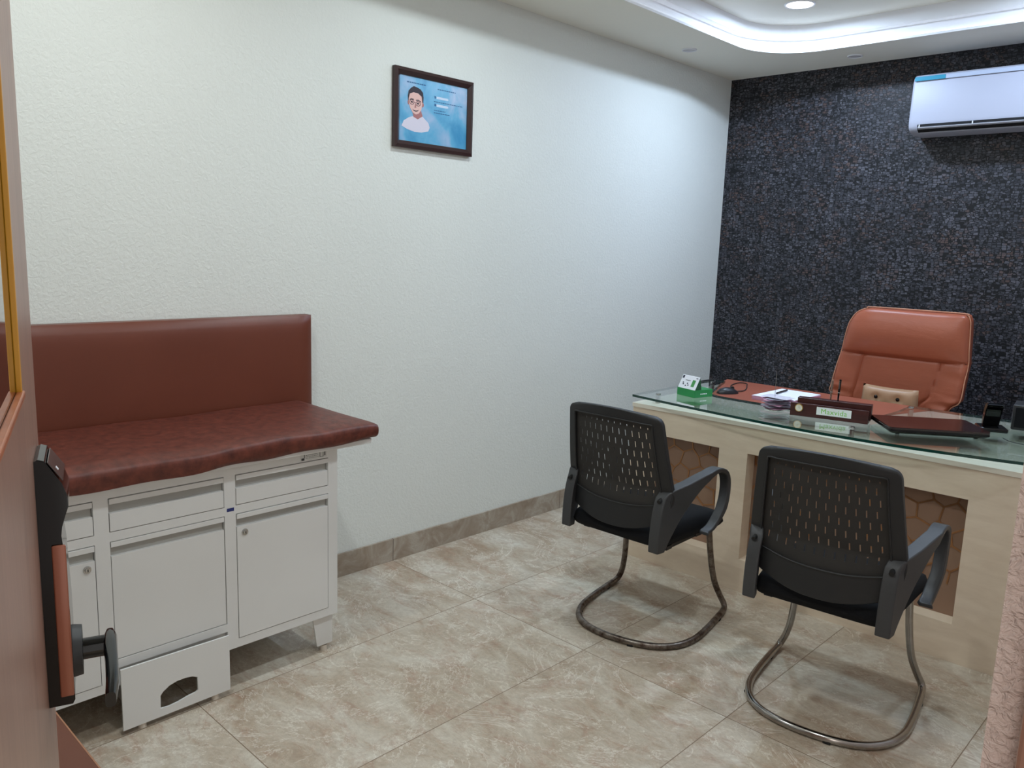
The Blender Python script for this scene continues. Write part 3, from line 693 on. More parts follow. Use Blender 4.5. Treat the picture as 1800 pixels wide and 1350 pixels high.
# irregular hexagon inlay
def lattice(x0, x1, z0, z1, seed):
    rnd = random.Random(seed); bm = BM(); s = 0.052; pts = {}
    def P_(i, j):
        if (i, j) not in pts: pts[(i, j)] = (x0 + i*s*0.866 + rnd.uniform(-0.012, 0.012), z0 + j*s*0.5 + rnd.uniform(-0.010, 0.010))
        return pts[(i, j)]
    segs = set(); ni = int((x1-x0)/(s*0.866))+3; nj = int((z1-z0)/(s*0.5))+4
    for r_ in range(-1, nj//3+1):
        for c_ in range(-1, ni//2+1):
            i0 = c_*2+(r_ % 2); j0 = r_*3
            hexa = [(i0, j0), (i0+1, j0-1), (i0+2, j0), (i0+2, j0+2), (i0+1, j0+3), (i0, j0+2)]
            for k in range(6): segs.add(tuple(sorted((hexa[k], hexa[(k+1) % 6]))))
    def clip(p, q):
        t0, t1 = 0.0, 1.0; d = (q[0]-p[0], q[1]-p[1])
        for pd, lo in ((-d[0], p[0]-x0), (d[0], x1-p[0]), (-d[1], p[1]-z0), (d[1], z1-p[1])):
            if abs(pd) < 1e-9:
                if lo < 0: return None
            else:
                tt = lo/pd
                if pd < 0: t0 = max(t0, tt)
                else: t1 = min(t1, tt)
        if t0 >= t1: return None
        return (p[0]+d[0]*t0, p[1]+d[1]*t0), (p[0]+d[0]*t1, p[1]+d[1]*t1)
    for a, b in sorted(segs):
        c = clip(P_(*a), P_(*b))
        if not c: continue
        p, q = c; L0 = math.hypot(q[0]-p[0], q[1]-p[1])
        if L0 < 0.003: continue
        ang = math.atan2(q[1]-p[1], q[0]-p[0])
        Mx = Matrix.Translation(((p[0]+q[0])/2, 0.0745, (p[1]+q[1])/2)) @ Matrix.Rotation(-ang, 4, 'Y')
        box(bm, -L0/2, L0/2, -0.0015, 0.0015, -0.0032, 0.0032, M=Mx)
    return bm
for k, (a, b) in enumerate(op): obj('hexagon_inlay', lattice(a+0.004, b-0.004, oz[0]+0.14, oz[1]-0.004, 11+k), M_LATT, desk, label='bronze hexagon line pattern')
bm = BM(); box(bm, 0, 0.03, 0.0755, DD, 0, DH-0.02); obj('side_panel', bm, M_CREAM, desk)
bm = BM(); box(bm, DL-0.03, DL, 0.0755, DD, 0, DH-0.02); obj('side_panel', bm, M_CREAM, desk)
bm = BM(); box(bm, -0.004, DL+0.004, -0.004, DD, DH-0.02, DH, 0.001); obj('desktop', bm, M_CREAMTOP, desk, label='pale laminate desktop')
dinv = ROOT[desk.name].inverted()
inlay = [(0.79, 3.69), (0.86, 3.67), (1.00, 3.665), (1.22, 3.665), (1.41, 3.67), (1.54, 3.72), (1.60, 3.85), (1.72, 4.2445), (0.60, 4.2128), (0.63, 4.11), (0.71, 3.90)]
bm = BM(); prism(bm, inlay, xy, DH, DH+0.003); obj('leather_inlay', bm, M_INLAY, desk, True, label='brown leatherette writing surface')
# glass top with bowed front and concave back
fa = catmull([(0.697, 3.139, 0), (0.998, 3.103, 0), (1.289, 3.078, 0), (1.552, 3.068, 0), (1.764, 3.080, 0), (1.966, 3.107, 0), (2.145, 3.146, 0), (2.304, 3.187, 0), (2.66, 3.30, 0)], 5)
bk = catmull([(2.66, 4.06, 0), (2.2, 4.03, 0), (1.90, 4.01, 0), (1.671, 4.005, 0)], 3)
cc = catmull([(1.671, 4.005, 0), (1.68, 3.80, 0), (1.665, 3.60, 0), (1.60, 3.50, 0), (1.48, 3.465, 0), (1.33, 3.46, 0), (1.20, 3.455, 0), (1.05, 3.455, 0), (0.95, 3.465, 0), (0.90, 3.52, 0), (0.83, 3.70, 0), (0.76, 3.90, 0)], 4)
gp = [(p.x, p.y) for p in fa]+[(p.x, p.y) for p in bk]+[(p.x, p.y) for p in cc[1:]]+[(0.681, 3.884)]
bm = BM(); prism(bm, gp, xy, 0.799, 0.810, 0, 1)
bmesh.ops.triangulate(bm, faces=[f for f in bm.faces if len(f.verts) > 4])
glass = obj('glass_top', bm, [M_GLASS, M_GLASSEDGE], desk, True, label='greenish glass top with bowed front edge')
for x, y in ((0.772, 3.245), (1.691, 3.262), (1.69, 3.965), (2.50, 3.42), (0.74, 3.80)):
    bm = BM(); cyl(bm, (x, y, DH), (x, y, 0.799), 0.0115, None, 20); cyl(bm, (x, y, 0.8102), (x, y, 0.815), 0.0115, None, 20)
    obj('standoff', bm, M_STEEL, desk, True, smooth=True)

# ------------------------------------------------------------------ things on the desk
GZ = 0.8103
# calendar on green box
t = thing('desk_calendar', 'green box with a white tent calendar card on top, on the glass desktop', 'calendar', (0.895, 3.37, GZ), R(-14))
bm = BM(); box(bm, -0.058, 0.058, -0.060, 0.060, 0, 0.036, 0.001); bx_ = obj('green_box', bm, M_GREEN, t)
bm = BM()
for k, w in enumerate((0.006, 0.005, 0.007, 0.006, 0.005)): box(bm, 0.0581, 0.0584, -0.02+k*0.009, -0.02+k*0.009+w, 0.014, 0.019)
obj('box_print', bm, M_PAPERW, bx_)
tri = [(-0.058, 0.0362), (-0.012, 0.0362), (-0.026, 0.096)]
bm = BM(); prism(bm, [(-0.0575, 0.0362), (-0.0545, 0.0362), (-0.0245, 0.096), (-0.0275, 0.096)], lambda a, b, s_: (s_, a, b), -0.056, 0.056)
card = obj('calendar_card', bm, M_PAPERW, t)
bm = BM(); prism(bm, [(-0.0548, 0.0364), (-0.014, 0.0364), (-0.0255, 0.094)], lambda a, b, s_: (s_, a, b), -0.054, 0.056); obj('card_stand', bm, M_DGREEN, t)
def oncard(uu, vv, off=0.0004):    # u across -1..1, v 0..1 up the front slope
    return (uu*0.056, -0.0575+vv*0.030-off*0.9, 0.0362+vv*0.0598+off*0.45)
def cardpoly(bm, pts, mat=0):
    vs = [bm.verts.new(oncard(*p)) for p in pts]; bm.faces.new(vs).material_index = mat
bm = BM(); cardpoly(bm, [(-0.93, 0.74), (-0.72, 0.74), (-0.72, 0.96), (-0.93, 0.96)]); cardpoly(bm, [(0.66, 0.84), (0.88, 0.84), (0.88, 0.9), (0.66, 0.9)])
for cx, cv in ((-0.55, 0.3), (-0.25, 0.22), (0.02, 0.28), (-0.62, 0.42), (-0.1, 0.40)): cardpoly(bm, [(cx+0.09*math.cos(a), cv+0.05*math.sin(a)) for a in [k*PI/4 for k in range(8)]])
for cx in (-0.45, -0.3, -0.15, 0.0): cardpoly(bm, [(cx, 0.60), (cx+0.1, 0.60), (cx+0.1, 0.66), (cx, 0.66)])
obj('card_icons', bm, M_INK, card)
bm = BM(); cardpoly(bm, [(0.36, 0.2), (0.72, 0.2), (0.72, 0.72), (0.36, 0.72)]); obj('card_picture', bm, simple('card_green', srgb(70, 150, 80), 0.5), card)

# mouse with cord
t = thing('computer_mouse', 'black computer mouse with its cord on the brown desk surface, behind the green box', 'mouse', (0.845, 3.755, 0.770), R(-28))
t.location = (0.850, 3.770, 0.7702); ROOT[t.name] = Matrix.Translation(t.location) @ Matrix.Rotation(R(-28), 4, 'Z')
bm = BM(); rings = []
for j in range(11):
    a = j/10; y = -0.056+0.112*a; w = 0.031*math.sin(PI*min(1, max(0.0, a*0.92+0.04)))**0.35; h = 0.036*math.sin(PI*(0.06+a*0.88))**0.55*(1.0-0.18*a)
    rings.append([bm.verts.new((w*math.cos(th), y, max(0.0, h*math.sin(th)**0.8))) for th in [PI*k/12 for k in range(13)]])
for a, b in zip(rings, rings[1:]):
    for k in range(12): bm.faces.new((a[k], a[k+1], b[k+1], b[k]))
    bm.faces.new((a[12], a[0], b[0], b[12]))
bm.faces.new(rings[0]); bm.faces.new(rings[-1][::-1])
obj('mouse_body', bm, simple('mouse_black', srgb(34, 35, 40), 0.35), t, smooth=50)
bm = BM(); cyl(bm, (-0.004, 0.028, 0.0285), (0.004, 0.028, 0.0285), 0.008, None, 16); obj('scroll_wheel', bm, M_NUB, t)
bm = BM(); tube(bm, [(0.868, 3.815, 0.779), (0.87, 3.90, 0.7735), (0.845, 3.98, 0.7735), (0.80, 4.07, 0.7735), (0.76, 4.14, 0.7735), (0.72, 4.13, 0.7735), (0.735, 4.02, 0.7735), (0.78, 3.93, 0.7735)], 0.0028, 8); obj('cord', bm, M_NUB, t, True)
bm = BM(); tube(bm, [(0.83, 3.52, GZ+0.0044), (0.79, 3.60, GZ+0.0044), (0.73, 3.66, GZ+0.0044), (0.70, 3.74, GZ+0.0044), (0.71, 3.85, GZ+0.0044), (0.74, 3.83, GZ+0.0044), (0.765, 3.76, GZ+0.0044)], 0.0042, 8)
o = obj('power_cable', bm, M_NUB, smooth=True); tag(o, 'thick black looped cable lying on the glass desktop behind the green box', 'cable')

# papers
t = thing('paper_pad', 'stack of white paper sheets with pinkish edges on the brown desk surface', 'paper', (1.118, 3.885, 0.7702), R(-1.5))
bm = BM()
for k in range(3):
    a = R((0.0, 1.2, -1.0)[k]); Mx = Matrix.Rotation(a, 4, 'Z'); box(bm, -0.105, 0.105, -0.16, 0.16, 0.0065*k, 0.0065*(k+1)-0.0006, M=Mx)
obj('lower_sheets', bm, M_PINKP, t)
bm = BM(); box(bm, -0.105, 0.105, -0.16, 0.16, 0.0192, 0.0215, M=Matrix.Rotation(R(0.8), 4, 'Z')); obj('top_sheet', bm, M_PAPERW, t)
t = thing('ballpoint_pen', 'black pen lying on the stack of white paper', 'pen', (1.075, 3.92, 0.7925), R(4))
bm = BM(); tube(bm, [(0, -0.07, 0.0045), (0, -0.058, 0.0045), (0, 0, 0.0045), (0, 0.068, 0.0045)], lambda k: 0.0012+0.0036*min(1, k*6), 10, smooth=True); obj('pen_barrel', bm, M_GLOSS, t, smooth=True)
bm = BM(); box(bm, -0.0012, 0.0012, 0.02, 0.062, 0.0088, 0.0102); obj('pen_clip', bm, M_STEEL, t)
# bill spike
SX, SY = 1.305, 3.365
t = thing('bill_spike', 'upright metal paper spike on a round base, left of the nameplate', 'paper spike', (SX, SY, GZ))
bm = BM(); lathe(bm, [(0.042, 0), (0.042, 0.003), (0.038, 0.0055), (0.006, 0.007), (0.0, 0.007)]); obj('base', bm, M_STEEL, t, smooth=True)
bm = BM(); cyl(bm, (0, 0, 0.006), (-0.004, 0.004, 0.168), 0.0014, 0.0007, 8); obj('needle', bm, M_STEEL, t, smooth=True)
rnd = random.Random(5)
for k in range(9):
    bm = BM(); w, h = rnd.uniform(0.05, 0.065), rnd.uniform(0.035, 0.05); n = 8; vs = []
    ph1, ph2 = rnd.uniform(0, 6), rnd.uniform(0, 6); th = rnd.uniform(-1.1, 1.1) + 0.7
    z = 0.010+0.0055*k
    for i in range(n+1):
        row = []
        for j in range(n+1):
            a = (i/n-0.5)*2*w; b = (j/n-0.5)*2*h; d = math.hypot(a, b)/0.06
            zz = z + 0.0012*math.sin(40*a+ph1)+0.0010*math.sin(50*b+ph2) + (0.003*d if k > 4 else -0.002*d*(k > 1))
            ca, sa = math.cos(th), math.sin(th); row.append(bm.verts.new((ca*a-sa*b+0.012, sa*a+ca*b+0.005, max(0.0085, zz))))
        vs.append(row)
    for i in range(n):
        for j in range(n): bm.faces.new((vs[i][j], vs[i+1][j], vs[i+1][j+1], vs[i][j+1]))
    ex = bmesh.ops.extrude_face_region(bm, geom=list(bm.faces)); bmesh.ops.translate(bm, verts=[e for e in ex['geom'] if isinstance(e, bmesh.types.BMVert)], vec=(0, 0, 0.0004))
    bm.transform(Matrix.Translation((SX, SY, GZ)))
    o = obj('paper_slip', bm, M_SLIP if k % 3 else M_PINKP, smooth=60); tag(o, 'crumpled paper slip in the small pile speared on the metal spike', 'paper', 'paper slips on the spike')

# nameplate pen stand
NA = math.atan2(0.075, 0.300)
t = thing('nameplate_stand', 'dark wood nameplate stand with round gold clock and white plaque on the glass desktop', 'nameplate', (1.408, 3.302, GZ), NA)
bm = BM(); box(bm, 0.0, 0.312, 0.0, 0.072, 0.0, 0.012, 0.001); box(bm, 0.0, 0.312, 0.0, 0.014, 0.010, 0.056, 0.001); obj('front_board', bm, M_DARKWOOD, t)
bm = BM(); box(bm, 0.022, 0.318, 0.030, 0.072, 0.010, 0.076, 0.0015); obj('pen_block', bm, M_DARKWOOD, t)
bm = BM(); cyl(bm, (0.036, 0.0, 0.036), (0.036, -0.005, 0.036), 0.0175, 0.0165, 32); clk = obj('clock_bezel', bm, M_GOLD, t, smooth=True)
bm = BM(); cyl(bm, (0.036, -0.005, 0.036), (0.036, -0.0056, 0.036), 0.0138, None, 32); obj('clock_face', bm, simple('clock_face_pale', srgb(214, 212, 196), 0.3), clk)
bm = BM(); box(bm, 0.0355, 0.0365, -0.006, -0.0057, 0.036, 0.046); box(bm, 0.036, 0.043, -0.006, -0.0057, 0.0355, 0.0365); obj('clock_hands', bm, simple('clock_hands_ink', srgb(120, 110, 90), 0.4), clk)
bm = BM(); box(bm, 0.108, 0.246, -0.0016, 0.0, 0.016, 0.049); plq = obj('plaque', bm, simple('plaque_white', srgb(222, 228, 226), 0.4), t)
cu = bpy.data.curves.new('plaque_text', 'FONT'); cu.body = 'Maxvida'; cu.size = 0.0305; cu.align_x = 'CENTER'; cu.extrude = 0.0002; cu.space_character = 1.05
tmp = bpy.data.objects.new('tmp_text', cu); COL.objects.link(tmp); bpy.context.view_layer.update()
me = bpy.data.meshes.new_from_object(tmp.evaluated_get(bpy.context.evaluated_depsgraph_get())); bpy.data.objects.remove(tmp)
me.materials.clear(); me.materials.append(M_LGREEN); me.transform(Matrix.Translation((0.177, -0.0018, 0.0225)) @ Matrix.Rotation(PI/2, 4, 'X'))
o = bpy.data.objects.new('plaque_text', me); COL.objects.link(o); o.parent = plq
for nm, lx, mt_, lab_ in (('stand_pen', 0.152, M_PENC, 'copper and silver pen standing upright in the dark wood nameplate stand'), ('stand_pen', 0.182, M_GLOSS, 'black pen with a silver band standing upright in the nameplate stand')):
    lp = ROOT[t.name] @ Vector((lx, 0.050, 0.076))
    q = thing(nm, lab_, 'pen', tuple(lp), NA)
    bm = BM(); tube(bm, [(0, 0, 0), (0, 0, 0.03), (0.001, 0, 0.06), (0.002, 0, 0.092)], lambda k: 0.0030+0.0016*min(1, k*2)-(0.0022 if (k > 0.94 and mt_ is M_PENC) else 0), 12); obj('pen_barrel', bm, mt_, q, smooth=True)
    bm = BM(); box(bm, -0.001, 0.001, -0.0066, -0.0050, 0.052, 0.086); box(bm, -0.001, 0.001, -0.006, 0, 0.084, 0.087); obj('pen_clip', bm, M_STEEL, q)
    bm = BM(); cyl(bm, (0.0007, 0, 0.034), (0.0007, 0, 0.038), 0.0050, None, 14); obj('pen_band', bm, M_STEEL, q)

# laptop
LA = math.atan2(0.22, 0.30)
t = thing('laptop', 'closed glossy dark brown laptop lying on the glass desktop, right of the nameplate', 'laptop', (1.84, 3.25, GZ), LA)
def slab(bm, x0, x1, y0, y1, z0, z1, taper, r=0.012):
    a = rrect(x0+taper, x1-taper, y0+taper, y1-taper, r, 4); b = rrect(x0, x1, y0, y1, r, 4); n = len(a)
    A_ = [bm.verts.new((u_, v_, z0)) for u_, v_ in a]; B_ = [bm.verts.new((u_, v_, (z0+z1)/2)) for u_, v_ in b]; C_ = [bm.verts.new((u_, v_, z1)) for u_, v_ in b]
    bm.faces.new(A_[::-1]); bm.faces.new(C_)
    for p, q in ((A_, B_), (B_, C_)):
        for i in range(n): bm.faces.new((p[i], p[(i+1) % n], q[(i+1) % n], q[i]))
bm = BM(); slab(bm, 0, 0.372, 0.0, 0.250, 0.006, 0.022, 0.010); obj('laptop_base', bm, M_GLOSS, t)
bm = BM(); slab(bm, 0, 0.372, -0.001, 0.250, 0.0225, 0.0315, 0.001, 0.014); obj('laptop_lid', bm, M_LAPTOP, t)
for fx_, fy_ in ((0.04, 0.03), (0.33, 0.03), (0.04, 0.21), (0.33, 0.21)):
    bm = BM(); cyl(bm, (fx_, fy_, 0), (fx_, fy_, 0.0065), 0.008, None, 12); obj('rubber_foot', bm, M_NUB, t)

# phone cradle
t = thing('telephone_cradle', 'small glossy black telephone cradle with an upright curved handset, right of the laptop', 'telephone', (2.085, 3.70, GZ), R(25))
bm = BM(); box(bm, -0.052, 0.052, -0.05, 0.05, 0.0, 0.018, 0.006, 3); obj('cradle_base', bm, M_GLOSS, t, smooth=True)
bm = BM(); prism(bm, [(0.038, 0.016), (0.012, 0.017), (0.002, 0.05), (-0.008, 0.085), (-0.03, 0.098), (-0.036, 0.108), (-0.02, 0.116), (0.006, 0.112), (0.020, 0.095), (0.030, 0.05)], lambda a, b, s_: (s_, a, b), -0.030, 0.030)
bmesh.ops.bevel(bm, geom=list(bm.edges), offset=0.004, segments=2, affect='EDGES'); obj('handset', bm, M_GLOSS, t, smooth=40)
bm = BM(); tube(bm, [(2.16, 3.565, GZ+0.002), (2.19, 3.52, GZ+0.002), (2.24, 3.50, GZ+0.002), (2.34, 3.49, GZ+0.002), (2.45, 3.54, GZ+0.002)], 0.0015, 6)
o = obj('thin_cable', bm, M_NUB); tag(o, 'thin black cable on the glass running from the laptop to the right', 'cable')
t = thing('desktop_device', 'dark grey box-shaped speaker on the glass desktop, at the right edge of the photo', 'device', (2.20, 3.86, GZ), R(8))  # dark boxy device of unidentified kind; case and front face are stand-ins
bm = BM(); box(bm, -0.075, 0.095, -0.06, 0.08, 0.0, 0.105, 0.006, 3); obj('device_case', bm, simple('dark_grey_box', srgb(40, 40, 42), 0.45), t, smooth=True)
bm = BM(); box(bm, -0.064, 0.084, -0.0625, -0.059, 0.012, 0.094, 0.001); obj('device_front', bm, M_FABRIC, t)

# ------------------------------------------------------------------ executive chair behind the desk
ex_ = thing('executive_chair', 'high-backed tan orange leather executive chair behind the desk', 'chair', (1.47, 4.52, 0))
sil = [(0.52, 1.24, 1.66), (0.62, 1.21, 1.68), (0.70, 1.165, 1.705), (0.735, 1.14, 1.722), (0.765, 1.132, 1.745), (0.80, 1.135, 1.782), (0.90, 1.148, 1.787), (0.985, 1.160, 1.790), (1.06, 1.172, 1.786), (1.13, 1.183, 1.781), (1.165, 1.196, 1.778), (1.195, 1.215, 1.775), (1.215, 1.240, 1.768), (1.228, 1.275, 1.758), (1.236, 1.31, 1.72)]
def interp(z):
    for (a, l0, r0), (b, l1, r1) in zip(sil, sil[1:]):
        if z <= b: k = (z-a)/(b-a); return l0+(l1-l0)*k, r0+(r1-r0)*k
    return sil[-1][1:]
ZS = 0.988
def back_y(uu, z):          # front surface, facing the desk (-y)
    wing = abs(uu)**3*0.045
    base = 4.43 + (z-0.75)*0.06
    bul = 0.030*(1-abs(uu)**4)
    if z > ZS:
        k = (z-ZS)/(1.236-ZS); bul += 0.052*math.sin(PI*min(1, k*0.93+0.05))**0.6*(1-abs(uu)**6)
    else: bul += 0.012*math.sin(PI*(z-0.5)/(ZS-0.5))
    wr = 0
    if z < ZS:
        e = max(0, abs(uu)-0.62)/0.38
        wr = (0.0045*e*math.sin(z*120+4*uu)*math.exp(-((z-0.76)/0.06)**2) + 0.0035*e*math.sin(z*80+5*uu)*math.exp(-((z-0.93)/0.04)**2)*(uu > 0))
    ds = abs(z-ZS); seam = 0.012*math.exp(-(ds/0.006)**2)
    lx = -0.60; rx_ = 0.62-0.13*(ZS-z)/0.3
    if z < ZS: seam += 0.011*math.exp(-((uu-lx)/0.02)**2)+0.011*math.exp(-((uu-rx_)/0.02)**2)
    return base-bul-wing+wr+seam
bm = BM(); rows = []; nz, nu = 90, 56
zs = [0.52+(1.236-0.52)*j/nz for j in range(nz+1)]
for z in zs:
    l, r = interp(z); row = []
    for i in range(nu+1):
        uu = -1+2*i/nu; x = (l+r)/2+(r-l)/2*uu
        y = back_y(uu, z)
        ee = max(0, (abs(uu)-0.94)/0.06); y += 0.018*ee*ee
        if z > 1.215: y += 0.03*((z-1.215)/0.021)**2
        row.append(bm.verts.new((x, y, z)))
    rows.append(row)
for a, b in zip(rows, rows[1:]):
    for i in range(nu): bm.faces.new((a[i], a[i+1], b[i+1], b[i]))
loop = rows[0]+[r_[-1] for r_ in rows[1:]]+rows[-1][-2::-1]+[r_[0] for r_ in rows[-2:0:-1]]
bk_ = [bm.verts.new((v.co.x, v.co.y+0.05+(0.0), v.co.z)) for v in loop]
for i in range(len(loop)): bm.faces.new((loop[i], loop[(i+1) % len(loop)], bk_[(i+1) % len(loop)], bk_[i]))
cen = [bm.verts.new((1.47+(v.co.x-1.47)*0.8, v.co.y+0.04, 0.88+(v.co.z-0.88)*0.85)) for v in bk_]
for i in range(len(loop)): bm.faces.new((bk_[i], bk_[(i+1) % len(loop)], cen[(i+1) % len(loop)], cen[i]))
bmesh.ops.triangle_fill(bm, use_beauty=True, edges=[bm.edges.get((cen[i], cen[(i+1) % len(cen)])) for i in range(len(cen))])
backo = obj('backrest', bm, M_TAN, ex_, True, smooth=60)
bm = BM()
pp_ = []
for z, l, r in sil[4:]: pp_.append((l, back_y(-1, z)+0.012, z))
for z, l, r in sil[:3:-1]: pp_.append((r, back_y(1, z)+0.012, z))
pp_ += [(1.715, 4.40, 0.715)]
tube(bm, [(1.165, 4.42, 0.715)]+pp_, 0.0030, 8, False, 4); obj('piping', bm, M_PIPE, backo, True, label='light tan stitched piping', smooth=True)
bm = BM(); l, r = interp(ZS); tube(bm, [((l+r)/2+(r-l)/2*q, back_y(q, ZS)-0.0005, ZS) for q in [-0.98+1.96*i/20 for i in range(21)]], 0.0022, 6, False, 2)
obj('seam', bm, M_SEAM, backo, True)
bm = BM(); box(bm, 1.20, 1.74, 4.02, 4.42, 0.45, 0.555, 0.04, 4); obj('seat', bm, M_TAN, ex_, True, smooth=True)
for sx in (1.165, 1.775):
    bm = BM(); tube(bm, [(sx, 4.42, 0.50), (sx, 4.44, 0.68), (sx, 4.36, 0.715), (sx, 4.30, 0.715)], 0.018, 10); obj('armrest', bm, M_TAN, ex_, True, smooth=True)
bm = BM(); cyl(bm, (1.47, 4.28, 0.08), (1.47, 4.28, 0.45), 0.028, None, 16); obj('gas_column', bm, M_STEEL, ex_, True, smooth=True)
for k in range(5):
    a = 2*PI*k/5+0.3; c, s_ = math.cos(a), math.sin(a)
    bm = BM(); tube(bm, [(1.47, 4.28, 0.11), (1.47+0.15*c, 4.28+0.15*s_, 0.095), (1.47+0.28*c, 4.28+0.28*s_, 0.07)], 0.016, 8); lg = obj('leg', bm, M_STEEL, ex_, True, smooth=True)
    bm = BM(); cyl(bm, (1.47+0.28*c-s_*0.018, 4.28+0.28*s_+c*0.018, 0.026), (1.47+0.28*c+s_*0.018, 4.28+0.28*s_-c*0.018, 0.026), 0.0255, None, 16); obj('caster', bm, M_NUB, lg, True, smooth=True)
# cushion
cu_ = thing('lumbar_cushion', 'beige leather lumbar cushion with two black buttons, resting against the tan chair back', 'cushion', (1.477, 4.30, 0.556))
bm = BM(); n = 20; fr_, bk2 = [], []
for j in range(n+1):
    a, b = [], []
    for i in range(n+1):
        uu, vv = -1+2*i/n, -1+2*j/n
        e = (1-uu**6)*(1-vv**6); th_ = 0.040*max(0, e)**0.42*(1-0.22*(uu*uu*vv*vv))
        dim = 0
        for bx0 in (-0.42, 0.36): dim += 0.014*math.exp(-(((uu-bx0)/0.14)**2+((vv-0.60)/0.14)**2))
        x = uu*0.138*(1-0.035*vv*vv*(1 if abs(uu) > .5 else 1))*(1+0.02*uu*uu); z = 0.145+vv*0.142*(1-0.04*(1-uu*uu))
        a.append(bm.verts.new((x, -th_+dim, z))); b.append(bm.verts.new((x, th_*0.8, z)) if 0 < i < n and 0 < j < n else a[-1])
    fr_.append(a); bk2.append(b)
for j in range(n):
    for i in range(n):
        bm.faces.new((fr_[j][i], fr_[j][i+1], fr_[j+1][i+1], fr_[j+1][i])); bm.faces.new((bk2[j][i], bk2[j+1][i], bk2[j+1][i+1], bk2[j][i+1]))
obj('cushion_body', bm, M_PILLOW, cu_, smooth=70)
for bx0 in (-0.42, 0.36):
    bm = BM(); bmesh.ops.create_uvsphere(bm, u_segments=16, v_segments=10, radius=0.0095, matrix=Matrix.Translation((bx0*0.138, -0.030, 0.145+0.60*0.142)) @ Matrix.Diagonal((1, 0.6, 1, 1))); obj('button', bm, M_GLOSS, cu_, smooth=True)

